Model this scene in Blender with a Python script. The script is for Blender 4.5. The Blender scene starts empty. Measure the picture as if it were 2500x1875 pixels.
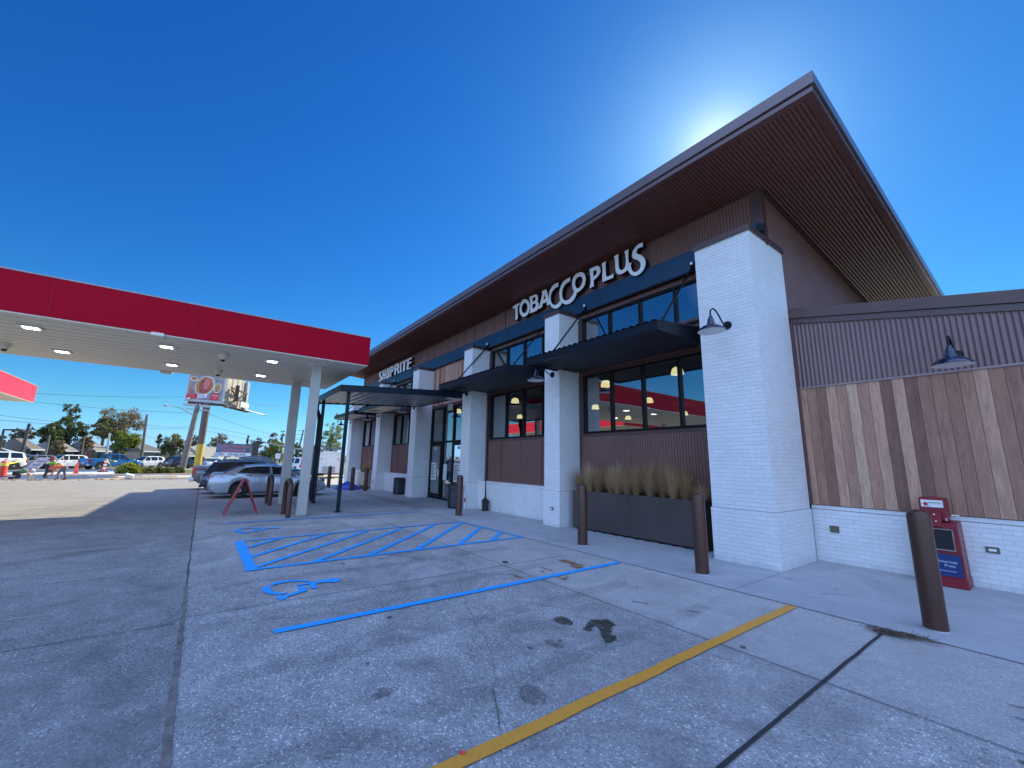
import bpy, math, random
from mathutils import Vector, Matrix, noise
from mathutils.geometry import tessellate_polygon
R = math.radians
random.seed(7)
SC = bpy.context.scene
COL = SC.collection

# ------------------------------------------------------------------ camera
CAM_H = 1.6
CS = Vector((0.59696065, 0.80205434, 0.01862296))
CU = Vector((0.13895111, -0.12622614, 0.98222174))
CF = Vector((-0.79014592, 0.58376004, 0.18679838))
cd = bpy.data.cameras.new('camera'); cam = bpy.data.objects.new('camera', cd); COL.objects.link(cam)
mx = Matrix.Identity(4)
for i in range(3):
    mx[i][0] = CS[i]; mx[i][1] = CU[i]; mx[i][2] = -CF[i]
mx[0][3] = 0; mx[1][3] = 0; mx[2][3] = CAM_H
cam.matrix_world = mx
cd.sensor_width = 36; cd.sensor_fit = 'HORIZONTAL'; cd.lens = 999.55/2500*36
cd.clip_start = 0.05; cd.clip_end = 3000
SC.camera = cam

# ------------------------------------------------------------------ sky, sun, exposure
SUN_EL, SUN_AZ = 37.3, 24.3          # azimuth from +Y towards -X
wd = bpy.data.worlds.new('World'); SC.world = wd; wd.use_nodes = True
nt = wd.node_tree; nt.nodes.clear()
sky = nt.nodes.new('ShaderNodeTexSky'); sky.sky_type = 'NISHITA'; sky.sun_disc = False
sky.sun_elevation = R(SUN_EL); sky.sun_rotation = R(-SUN_AZ); sky.altitude = 0
sky.air_density = 1.0; sky.dust_density = 0.2; sky.ozone_density = 3.0
hs = nt.nodes.new('ShaderNodeHueSaturation'); hs.inputs['Saturation'].default_value = 1.25
EXPO = 0.9
def wv(op, a, b):
    x = nt.nodes.new('ShaderNodeVectorMath'); x.operation = op
    for i, v in enumerate((a, b)):
        if isinstance(v, tuple): x.inputs[i].default_value = v
        else: nt.links.new(v, x.inputs[i])
    return x
nt.links.new(sky.outputs[0], hs.inputs['Color'])
sc0 = wv('MULTIPLY', hs.outputs[0], (.2426,)*3)
cl0 = wv('MINIMUM', sc0.outputs[0], (3.4, 3.0, 2.4))
kk = 10/2**EXPO
sps = nt.nodes.new('ShaderNodeSeparateXYZ'); nt.links.new(cl0.outputs[0], sps.inputs[0]); cbs = nt.nodes.new('ShaderNodeCombineXYZ')
for i, (pw, k0) in enumerate(((1.28, .235), (1.13, .455), (.87, .635))):
    m1 = nt.nodes.new('ShaderNodeMath'); m1.operation = 'POWER'; nt.links.new(sps.outputs[i], m1.inputs[0]); m1.inputs[1].default_value = pw
    m2 = nt.nodes.new('ShaderNodeMath'); m2.operation = 'MULTIPLY'; nt.links.new(m1.outputs[0], m2.inputs[0]); m2.inputs[1].default_value = k0*kk; nt.links.new(m2.outputs[0], cbs.inputs[i])
mgb = nt.nodes.new('ShaderNodeMath'); mgb.operation = 'MULTIPLY'; nt.links.new(cbs.inputs[1].links[0].from_socket, mgb.inputs[0]); mgb.inputs[1].default_value = 1.5
mxb = nt.nodes.new('ShaderNodeMath'); mxb.operation = 'MAXIMUM'; nt.links.new(mgb.outputs[0], mxb.inputs[0]); nt.links.new(cbs.inputs[2].links[0].from_socket, mxb.inputs[1]); nt.links.new(mxb.outputs[0], cbs.inputs[2])
tint = cbs
# bluish-white fill patch added to the unseen sky behind the camera, lifts the shade
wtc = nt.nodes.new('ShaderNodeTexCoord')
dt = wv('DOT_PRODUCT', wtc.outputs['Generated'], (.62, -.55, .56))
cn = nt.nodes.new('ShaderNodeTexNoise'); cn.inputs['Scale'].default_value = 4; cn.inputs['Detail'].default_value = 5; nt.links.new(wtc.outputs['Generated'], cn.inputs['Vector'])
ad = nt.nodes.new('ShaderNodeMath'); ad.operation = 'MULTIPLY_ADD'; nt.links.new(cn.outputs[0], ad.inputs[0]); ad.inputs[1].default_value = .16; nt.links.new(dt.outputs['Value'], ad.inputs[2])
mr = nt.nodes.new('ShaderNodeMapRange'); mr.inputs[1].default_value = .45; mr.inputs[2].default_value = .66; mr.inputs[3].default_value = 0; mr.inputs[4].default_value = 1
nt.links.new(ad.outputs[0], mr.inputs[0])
SKY_FILL = 1.0
cs_ = wv('SCALE', (.78*kk*SKY_FILL, 1.04*kk*SKY_FILL, 1.66*kk*SKY_FILL), (0,0,0)); nt.links.new(mr.outputs[0], cs_.inputs[3])
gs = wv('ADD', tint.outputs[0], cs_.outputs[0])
# tight forward-scattered aureole round the hidden sun
SDV = (-math.sin(R(SUN_AZ))*math.cos(R(SUN_EL)), math.cos(R(SUN_AZ))*math.cos(R(SUN_EL)), math.sin(R(SUN_EL)))
da = wv('DOT_PRODUCT', wtc.outputs['Generated'], SDV)
for pw, col in ((90, (.14, .18, .16)), (600, (.55, .5, .4))):
    mxx = nt.nodes.new('ShaderNodeMath'); mxx.operation = 'MAXIMUM'; nt.links.new(da.outputs['Value'], mxx.inputs[0]); mxx.inputs[1].default_value = 0
    pn = nt.nodes.new('ShaderNodeMath'); pn.operation = 'POWER'; nt.links.new(mxx.outputs[0], pn.inputs[0]); pn.inputs[1].default_value = pw
    sc_ = wv('SCALE', tuple(c*kk for c in col), (0,0,0)); nt.links.new(pn.outputs[0], sc_.inputs[3]); gs = wv('ADD', gs.outputs[0], sc_.outputs[0])
bgn = nt.nodes.new('ShaderNodeBackground'); bgn.inputs['Strength'].default_value = 0.1
wo = nt.nodes.new('ShaderNodeOutputWorld')
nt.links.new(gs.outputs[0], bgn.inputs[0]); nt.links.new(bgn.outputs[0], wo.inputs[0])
sd = bpy.data.lights.new('sun', 'SUN'); sd.energy = 4.6; sd.angle = R(0.53); sd.color = (1.0, 0.90, 0.62)
sun = bpy.data.objects.new('sun', sd); COL.objects.link(sun)
SD = Vector((-math.sin(R(SUN_AZ))*math.cos(R(SUN_EL)), math.cos(R(SUN_AZ))*math.cos(R(SUN_EL)), math.sin(R(SUN_EL))))
sun.rotation_euler = SD.to_track_quat('Z', 'Y').to_euler(); sun.location = (0, 0, 60)
SC.view_settings.view_transform = 'Standard'; SC.view_settings.look = 'None'
SC.view_settings.gamma = 1; SC.view_settings.exposure = EXPO
SC.cycles.max_bounces = 7; SC.cycles.diffuse_bounces = 4; SC.cycles.glossy_bounces = 4
SC.cycles.transparent_max_bounces = 12; SC.cycles.transmission_bounces = 4
SC.cycles.sample_clamp_indirect = 6; SC.cycles.use_denoising = True

# ------------------------------------------------------------------ measuring helpers: photo pixel (2500 wide) -> world point
def ray(u, v):
    d = CS*((u-1250)/999.55) - CU*((v-937.5)/999.55) + CF
    return d.normalized()
RN = Vector((-0.766, -0.643, 0)); RD = Vector((-0.643, 0.766, 0))   # road frame: away from us / along the road
def W(u, v, t):
    d = ray(u, v); k = t/d.dot(RN); return Vector((0, 0, CAM_H)) + d*k
def ground_at(u, v):
    d = ray(u, v); k = -CAM_H/d.z; return Vector((d.x*k, d.y*k, 0))
def road(s, t, z=0):
    p = RD*s + RN*t; return Vector((p.x, p.y, z))

# ------------------------------------------------------------------ materials
MATS = {}
def nodes(m):
    m.use_nodes = True; n = m.node_tree.nodes; l = m.node_tree.links
    return n, l, n['Principled BSDF']
def M(name, col, rough=.6, metal=0.0, var=.12, vs=2.5, bump=0.0, bs=60, spec=.5, coat=0.0, detail=6):
    if name in MATS: return MATS[name]
    m = bpy.data.materials.new(name); n, l, b = nodes(m)
    tc = n.new('ShaderNodeTexCoord')
    b.inputs['Roughness'].default_value = rough; b.inputs['Metallic'].default_value = metal
    b.inputs['Specular IOR Level'].default_value = spec; b.inputs['Coat Weight'].default_value = coat
    b.inputs['Coat Roughness'].default_value = .05
    nz = n.new('ShaderNodeTexNoise'); nz.inputs['Scale'].default_value = vs; nz.inputs['Detail'].default_value = detail
    l.new(tc.outputs['Object'], nz.inputs['Vector'])
    cr = n.new('ShaderNodeValToRGB'); c = Vector(col)
    cr.color_ramp.elements[0].position = .3; cr.color_ramp.elements[1].position = .7
    cr.color_ramp.elements[0].color = (*(c*(1-var)), 1); cr.color_ramp.elements[1].color = (*[min(1, x) for x in c*(1+var)], 1)
    l.new(nz.outputs[0], cr.inputs[0]); l.new(cr.outputs[0], b.inputs['Base Color'])
    if bump:
        n2 = n.new('ShaderNodeTexNoise'); n2.inputs['Scale'].default_value = bs; n2.inputs['Detail'].default_value = 4
        l.new(tc.outputs['Object'], n2.inputs['Vector'])
        bp = n.new('ShaderNodeBump'); bp.inputs['Strength'].default_value = bump; bp.inputs['Distance'].default_value = .01
        l.new(n2.outputs[0], bp.inputs['Height']); l.new(bp.outputs[0], b.inputs['Normal'])
    MATS[name] = m; return m
def emit(name, col, st):
    if name in MATS: return MATS[name]
    m = bpy.data.materials.new(name); n, l, b = nodes(m)
    b.inputs['Base Color'].default_value = (*[min(c, .8) for c in col], 1)
    b.inputs['Emission Color'].default_value = (*col, 1); b.inputs['Emission Strength'].default_value = st
    MATS[name] = m; return m
def math_n(n, l, op, a, b=None, c=None):
    x = n.new('ShaderNodeMath'); x.operation = op
    for i, v in enumerate((a, b, c)):
        if v is None: continue
        if isinstance(v, (int, float)): x.inputs[i].default_value = v
        else: l.new(v, x.inputs[i])
    return x.outputs[0]
def ramp(n, l, fac, stops):
    cr = n.new('ShaderNodeValToRGB'); e = cr.color_ramp.elements
    while len(e) < len(stops): e.new(.5)
    for i, (p, c) in enumerate(stops):
        e[i].position = p; e[i].color = (*c, 1) if not isinstance(c, (int, float)) else (c, c, c, 1)
    l.new(fac, cr.inputs[0]); return cr.outputs[0]
def mixc(n, l, fac, a, b, mode='MIX'):
    x = n.new('ShaderNodeMix'); x.data_type = 'RGBA'; x.blend_type = mode
    for s, v in ((x.inputs[0], fac), (x.inputs[6], a), (x.inputs[7], b)):
        if isinstance(v, (int, float)): s.default_value = v
        elif isinstance(v, tuple): s.default_value = (*v, 1)
        else: l.new(v, s)
    return x.outputs[2]
def noise_n(n, l, vec, scale, detail=6, rough=.55, dist=0):
    x = n.new('ShaderNodeTexNoise'); x.inputs['Scale'].default_value = scale; x.inputs['Detail'].default_value = detail
    x.inputs['Roughness'].default_value = rough; x.inputs['Distortion'].default_value = dist
    l.new(vec, x.inputs['Vector']); return x.outputs[0]

def mat_lot():
    m = bpy.data.materials.new('exposed_aggregate_concrete'); n, l, b = nodes(m)
    geo = n.new('ShaderNodeNewGeometry'); P = geo.outputs['Position']
    sp = n.new('ShaderNodeSeparateXYZ'); l.new(P, sp.inputs[0])
    # slab-to-slab tone
    fx = math_n(n, l, 'FLOOR', math_n(n, l, 'DIVIDE', math_n(n, l, 'ADD', sp.outputs[0], 1.36), 4.2))
    fy = math_n(n, l, 'FLOOR', math_n(n, l, 'DIVIDE', math_n(n, l, 'SUBTRACT', sp.outputs[1], .04), 3.97))
    cb = n.new('ShaderNodeCombineXYZ'); l.new(fx, cb.inputs[0]); l.new(fy, cb.inputs[1])
    wn = n.new('ShaderNodeTexWhiteNoise'); wn.noise_dimensions = '3D'; l.new(cb.outputs[0], wn.inputs['Vector'])
    big = noise_n(n, l, P, .45, 8, .62, .6)
    mid = noise_n(n, l, P, 2.3, 9, .66, .4)
    fine = noise_n(n, l, P, 38, 4, .7)
    # exposure mask: where the cement skin has worn off the stones show
    mask = ramp(n, l, math_n(n, l, 'ADD', math_n(n, l, 'MULTIPLY', big, .55), math_n(n, l, 'MULTIPLY', mid, .45)), [(.44, 0.0), (.54, 1.0)])
    vor = n.new('ShaderNodeTexVoronoi'); vor.inputs['Scale'].default_value = 62; vor.inputs['Randomness'].default_value = 1
    l.new(P, vor.inputs['Vector'])
    sv = n.new('ShaderNodeSeparateColor'); l.new(vor.outputs['Color'], sv.inputs[0])
    stone = ramp(n, l, sv.outputs[0], [(0, (.10, .095, .09)), (.3, (.30, .29, .28)), (.6, (.50, .49, .47)), (.82, (.80, .78, .74))])
    stone_shape = ramp(n, l, vor.outputs['Distance'], [(.25, 1.0), (.5, 0.0)])
    rare = ramp(n, l, sv.outputs[1], [(.28, 0.0), (.42, 1.0)])
    cement = ramp(n, l, mid, [(.3, (.27, .262, .252)), (.55, (.345, .337, .327)), (.75, (.42, .41, .395))])
    cem2 = mixc(n, l, math_n(n, l, 'MULTIPLY', ramp(n, l, wn.outputs[0], [(0, 0.0), (1, 1.0)]), .45), cement, (.47, .46, .44))
    fm = math_n(n, l, 'MULTIPLY', math_n(n, l, 'MULTIPLY', stone_shape, rare), math_n(n, l, 'ADD', math_n(n, l, 'MULTIPLY', mask, .95), .35))
    col = mixc(n, l, fm, cem2, stone)
    grime = ramp(n, l, noise_n(n, l, P, 1.1, 10, .7, 1.2), [(.33, .60), (.62, 1.12)])
    col = mixc(n, l, .9, col, grime, 'MULTIPLY')
    fg = ramp(n, l, fine, [(.32, .62), (.68, 1.26)])
    col = mixc(n, l, .8, col, fg, 'MULTIPLY')
    # paler worn strip of the slabs along the walk and out in the open part of the lot
    walk = ramp(n, l, math_n(n, l, 'MULTIPLY', sp.outputs[1], .1), [(.39, 0.0), (.42, 1.0)])
    col = mixc(n, l, math_n(n, l, 'MULTIPLY', walk, .4), col, (.50, .49, .47))
    far = ramp(n, l, math_n(n, l, 'MULTIPLY', sp.outputs[0], -.02), [(.25, 0.0), (.5, 1.0)])
    col = mixc(n, l, math_n(n, l, 'MULTIPLY', far, .6), col, (.40, .37, .33))
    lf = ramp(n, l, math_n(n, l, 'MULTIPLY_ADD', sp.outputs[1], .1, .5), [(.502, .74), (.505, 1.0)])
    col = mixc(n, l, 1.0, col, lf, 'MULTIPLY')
    l.new(col, b.inputs['Base Color'])
    rr = ramp(n, l, mid, [(.3, .55), (.7, .85)]); l.new(rr, b.inputs['Roughness'])
    bp = n.new('ShaderNodeBump'); bp.inputs['Strength'].default_value = .5; bp.inputs['Distance'].default_value = .006
    hgt = math_n(n, l, 'ADD', math_n(n, l, 'MULTIPLY', stone_shape, .5), fine)
    l.new(hgt, bp.inputs['Height']); l.new(bp.outputs[0], b.inputs['Normal'])
    return m
def mat_smooth_conc(name, c1, c2, joints=None):
    m = bpy.data.materials.new(name); n, l, b = nodes(m)
    geo = n.new('ShaderNodeNewGeometry'); P = geo.outputs['Position']
    mid = noise_n(n, l, P, .9, 10, .7, .8); fine = noise_n(n, l, P, 70, 3, .7)
    mp = n.new('ShaderNodeMapping'); mp.inputs['Scale'].default_value = (1.2, 9, 1); l.new(P, mp.inputs[0])
    br = noise_n(n, l, mp.outputs[0], 2, 6, .7, .4)
    col = ramp(n, l, mid, [(.3, c1), (.7, c2)])
    col = mixc(n, l, .7, col, ramp(n, l, br, [(.3, .82), (.65, 1.08)]), 'MULTIPLY')
    col = mixc(n, l, .6, col, ramp(n, l, fine, [(.3, .88), (.7, 1.1)]), 'MULTIPLY')
    st = noise_n(n, l, P, 2.4, 4, .5, 2.5)
    col = mixc(n, l, .55, col, ramp(n, l, st, [(.27, .55), (.36, 1.0)]), 'MULTIPLY')
    l.new(col, b.inputs['Base Color']); b.inputs['Roughness'].default_value = .8
    bp = n.new('ShaderNodeBump'); bp.inputs['Strength'].default_value = .3; bp.inputs['Distance'].default_value = .004
    l.new(fine, bp.inputs['Height']); l.new(bp.outputs[0], b.inputs['Normal'])
    return m
def sepz(n, l):
    g_ = n.new('ShaderNodeNewGeometry'); s_ = n.new('ShaderNodeSeparateXYZ'); l.new(g_.outputs['Position'], s_.inputs[0]); return s_.outputs[2]
def mat_brick():
    m = bpy.data.materials.new('painted_white_brick'); n, l, b = nodes(m)
    uv = n.new('ShaderNodeUVMap'); U = uv.outputs[0]
    dn = n.new('ShaderNodeTexNoise'); dn.inputs['Scale'].default_value = 9; l.new(U, dn.inputs['Vector'])
    mp = n.new('ShaderNodeVectorMath'); mp.operation = 'MULTIPLY_ADD'
    l.new(dn.outputs['Color'], mp.inputs[0]); mp.inputs[1].default_value = (.006, .006, 0); l.new(U, mp.inputs[2])
    bt = n.new('ShaderNodeTexBrick'); l.new(mp.outputs[0], bt.inputs['Vector'])
    bt.inputs['Scale'].default_value = 1; bt.inputs['Brick Width'].default_value = .203; bt.inputs['Row Height'].default_value = .0675
    bt.inputs['Mortar Size'].default_value = .0042; bt.inputs['Mortar Smooth'].default_value = .6; bt.inputs['Bias'].default_value = 0
    bt.inputs['Color1'].default_value = (.77, .76, .745, 1); bt.inputs['Color2'].default_value = (.71, .70, .69, 1)
    bt.inputs['Mortar'].default_value = (.58, .57, .565, 1)
    big = noise_n(n, l, U, 1.3, 8, .65)
    col = mixc(n, l, .5, bt.outputs['Color'], ramp(n, l, big, [(.3, .86), (.7, 1.04)]), 'MULTIPLY')
    l.new(col, b.inputs['Base Color']); b.inputs['Roughness'].default_value = .5
    nz = noise_n(n, l, U, 26, 5, .6)
    gapm = ramp(n, l, noise_n(n, l, U, 5, 3, .5), [(.30, 0.0), (.52, 1.0)])
    col = mixc(n, l, math_n(n, l, 'MULTIPLY', gapm, bt.outputs['Fac']), col, (.68, .67, .655))
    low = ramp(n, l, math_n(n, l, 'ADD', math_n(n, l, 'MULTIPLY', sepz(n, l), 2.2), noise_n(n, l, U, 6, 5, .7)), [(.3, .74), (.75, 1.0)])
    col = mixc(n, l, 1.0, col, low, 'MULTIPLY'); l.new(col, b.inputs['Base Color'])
    h = math_n(n, l, 'ADD', math_n(n, l, 'MULTIPLY', math_n(n, l, 'SUBTRACT', 1, bt.outputs['Fac']), 1.0), math_n(n, l, 'MULTIPLY', nz, .55))
    bp = n.new('ShaderNodeBump'); bp.inputs['Strength'].default_value = .7; bp.inputs['Distance'].default_value = .006
    l.new(h, bp.inputs['Height']); l.new(bp.outputs[0], b.inputs['Normal'])
    return m
def mat_wood(name='ipe_boards', w=.15, off=0.0):
    m = bpy.data.materials.new(name); n, l, b = nodes(m)
    uv = n.new('ShaderNodeUVMap'); sp = n.new('ShaderNodeSeparateXYZ'); l.new(uv.outputs[0], sp.inputs[0])
    idx = math_n(n, l, 'FLOOR', math_n(n, l, 'DIVIDE', math_n(n, l, 'ADD', sp.outputs[0], off), w))
    wn = n.new('ShaderNodeTexWhiteNoise'); wn.noise_dimensions = '1D'; l.new(idx, wn.inputs['W'])
    base = ramp(n, l, wn.outputs[0], [(0, (.21, .095, .062)), (.22, (.29, .14, .09)), (.5, (.42, .215, .14)), (.85, (.52, .29, .19)), (1, (.56, .34, .23))])
    cb = n.new('ShaderNodeCombineXYZ')
    l.new(math_n(n, l, 'ADD', sp.outputs[0], math_n(n, l, 'MULTIPLY', idx, 3.17)), cb.inputs[0])
    l.new(math_n(n, l, 'MULTIPLY', sp.outputs[1], .12), cb.inputs[1]); l.new(idx, cb.inputs[2])
    g1 = noise_n(n, l, cb.outputs[0], 16, 9, .62, 1.8); g2 = noise_n(n, l, cb.outputs[0], 95, 4, .7, .4)
    col = mixc(n, l, .85, base, ramp(n, l, g1, [(.25, .6), (.5, 1.0), (.75, 1.3)]), 'MULTIPLY')
    col = mixc(n, l, .6, col, ramp(n, l, g2, [(.3, .72), (.7, 1.2)]), 'MULTIPLY')
    wv = n.new('ShaderNodeTexWave'); wv.wave_type = 'RINGS'; wv.inputs['Scale'].default_value = 7; wv.inputs['Distortion'].default_value = 7
    wv.inputs['Detail'].default_value = 3; l.new(cb.outputs[0], wv.inputs['Vector'])
    col = mixc(n, l, .35, col, ramp(n, l, wv.outputs['Fac'], [(.0, .65), (.35, 1.05)]), 'MULTIPLY')
    l.new(col, b.inputs['Base Color']); b.inputs['Roughness'].default_value = .62
    bp = n.new('ShaderNodeBump'); bp.inputs['Strength'].default_value = .25; bp.inputs['Distance'].default_value = .004
    l.new(g2, bp.inputs['Height']); l.new(bp.outputs[0], b.inputs['Normal'])
    return m
def mat_glass(name='tinted_window_glass', base=.32, tint=(.42, .5, .47), k=.9):
    m = bpy.data.materials.new(name); n, l, b = nodes(m); out = n['Material Output']; n.remove(b)
    gl = n.new('ShaderNodeBsdfGlossy'); gl.inputs['Roughness'].default_value = .012; gl.inputs['Color'].default_value = (.92, .96, 1, 1)
    tr = n.new('ShaderNodeBsdfTransparent'); tr.inputs['Color'].default_value = (*tint, 1)
    fr = n.new('ShaderNodeFresnel'); fr.inputs['IOR'].default_value = 1.55
    f = math_n(n, l, 'ADD', math_n(n, l, 'MULTIPLY', fr.outputs[0], k), base)
    mx_ = n.new('ShaderNodeMixShader'); l.new(math_n(n, l, 'MINIMUM', f, 1.0), mx_.inputs[0]); l.new(tr.outputs[0], mx_.inputs[1]); l.new(gl.outputs[0], mx_.inputs[2])
    tc = n.new('ShaderNodeTexCoord'); nz = noise_n(n, l, tc.outputs['Object'], .9, 2, .5)
    bp = n.new('ShaderNodeBump'); bp.inputs['Strength'].default_value = .05; bp.inputs['Distance'].default_value = .02
    l.new(nz, bp.inputs['Height']); l.new(bp.outputs[0], gl.inputs['Normal'])
    l.new(mx_.outputs[0], out.inputs['Surface']); return m
def mat_paint_line(name, col, wear=.35):
    m = bpy.data.materials.new(name); n, l, b = nodes(m)
    geo = n.new('ShaderNodeNewGeometry'); P = geo.outputs['Position']
    a = noise_n(n, l, P, 30, 6, .75); bb = noise_n(n, l, P, 1.6, 6, .6)
    f = ramp(n, l, math_n(n, l, 'ADD', math_n(n, l, 'MULTIPLY', a, .7), math_n(n, l, 'MULTIPLY', bb, .4)), [(wear, 0.0), (wear+.14, 1.0)])
    c = mixc(n, l, f, tuple(x*.55+.06 for x in col), col)
    c = mixc(n, l, .7, c, ramp(n, l, a, [(.3, .8), (.7, 1.12)]), 'MULTIPLY')
    l.new(c, b.inputs['Base Color']); b.inputs['Roughness'].default_value = .6
    return m
def mat_leaf(name, c1, c2, c3=None):
    m = bpy.data.materials.new(name); n, l, b = nodes(m)
    geo = n.new('ShaderNodeNewGeometry'); P = geo.outputs['Position']
    a = noise_n(n, l, P, .55, 3, .6); r_ = geo.outputs['Random Per Island']
    f = math_n(n, l, 'ADD', math_n(n, l, 'MULTIPLY', a, .7), math_n(n, l, 'MULTIPLY', r_, .35))
    st = [(.25, c1), (.75, c2)] if c3 is None else [(.25, c1), (.5, c2), (.8, c3)]
    c = ramp(n, l, f, st); l.new(c, b.inputs['Base Color'])
    b.inputs['Roughness'].default_value = .6; b.inputs['Specular IOR Level'].default_value = .25
    out = n['Material Output']; tl = n.new('ShaderNodeBsdfTranslucent'); l.new(c, tl.inputs[0])
    ms = n.new('ShaderNodeMixShader'); ms.inputs[0].default_value = .45
    l.new(b.outputs[0], ms.inputs[1]); l.new(tl.outputs[0], ms.inputs[2]); l.new(ms.outputs[0], out.inputs[0])
    return m

def mat_stain(name, col, alpha, rough, ns=14):
    m = bpy.data.materials.new(name); n, l, b = nodes(m); out = n['Material Output']
    geo = n.new('ShaderNodeNewGeometry'); P = geo.outputs['Position']; b.inputs['Base Color'].default_value = (*col, 1); b.inputs['Roughness'].default_value = rough
    f = ramp(n, l, noise_n(n, l, P, ns, 7, .7, .5), [(.36, alpha*.35), (.58, alpha)]); tr = n.new('ShaderNodeBsdfTransparent')
    ms = n.new('ShaderNodeMixShader'); l.new(f, ms.inputs[0]); l.new(tr.outputs[0], ms.inputs[1]); l.new(b.outputs[0], ms.inputs[2]); l.new(ms.outputs[0], out.inputs[0]); return m
LOT = mat_lot()
WALK = mat_smooth_conc('walkway_concrete', (.33, .345, .36), (.46, .475, .49))
PLAZA = mat_smooth_conc('plaza_concrete', (.29, .30, .305), (.42, .425, .43))
PATCH = mat_smooth_conc('patch_concrete', (.40, .39, .38), (.5, .49, .48))
KERBC = mat_smooth_conc('new_pale_concrete', (.5, .48, .43), (.66, .63, .57))
BRICK = mat_brick(); WOOD = mat_wood(); GLASS = mat_glass()
BLUEP = mat_paint_line('blue_marking_paint', (.015, .38, .92), .26)
YELP = mat_paint_line('yellow_marking_paint', (.74, .33, .035), .32)
CORR = M('brown_corrugated_metal', (.150, .070, .056), .42, .05, .1, 1.5, spec=.35)
SOFF = M('brown_soffit_metal', (.135, .056, .047), .4, .05, .08, 1.0, spec=.4)
TRIM = M('brown_trim_metal', (.085, .045, .040), .33, .2, .08, 1, spec=.6)
NAVY = M('navy_band_metal', (.008, .04, .085), .42, .1, .08, .8)
BLK = M('black_steel', (.006, .008, .014), .4, .0, .15, 2, spec=.25)
BLKM = M('black_window_frame', (.004, .004, .005), .45, .0, .1, 2, spec=.2)
WHT = M('white_enamel', (.78, .78, .76), .4, 0, .03)
DECK = M('canopy_deck_white', (.76, .70, .58), .45, 0, .05, .7)
REDC = M('canopy_red_panel', (.40, .002, .018), .6, 0, .04, .4, spec=.08)
COLC = M('column_grey_paint', (.47, .44, .39), .5, 0, .06, 2)
BRN = M('bollard_brown_sleeve', (.065, .024, .014), .34, 0, .12, 5, spec=.5)
RUB = M('tyre_rubber', (.015, .015, .016), .8, 0, .1)
CHR = M('chrome', (.75, .76, .78), .15, 1.0, .03)
RIM = M('alloy_rim', (.62, .63, .65), .3, .25, .05)
CGL = M('car_glass', (.012, .018, .022), .06, 0, .05, spec=.9)
PLS = M('black_plastic', (.02, .021, .023), .5, 0, .15)
REDL = M('tail_light_red', (.45, .008, .012), .18, 0, .1, coat=1)
HEADL = M('headlight_clear', (.7, .72, .74), .1, .3, .05, coat=1)
INT = M('dark_interior', (.05, .05, .048), .8)
ASPH = M('asphalt', (.105, .10, .095), .85, 0, .15, .8, .4, 60)
GRASS = M('lawn_green', (.075, .12, .03), .9, 0, .3, 1.2, .5, 30)
DIRT = M('dry_soil', (.33, .25, .165), .95, 0, .22, .9, .5, 14)
MULCH = M('red_mulch', (.16, .07, .045), .95, 0, .35, 6, .6, 30)

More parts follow.
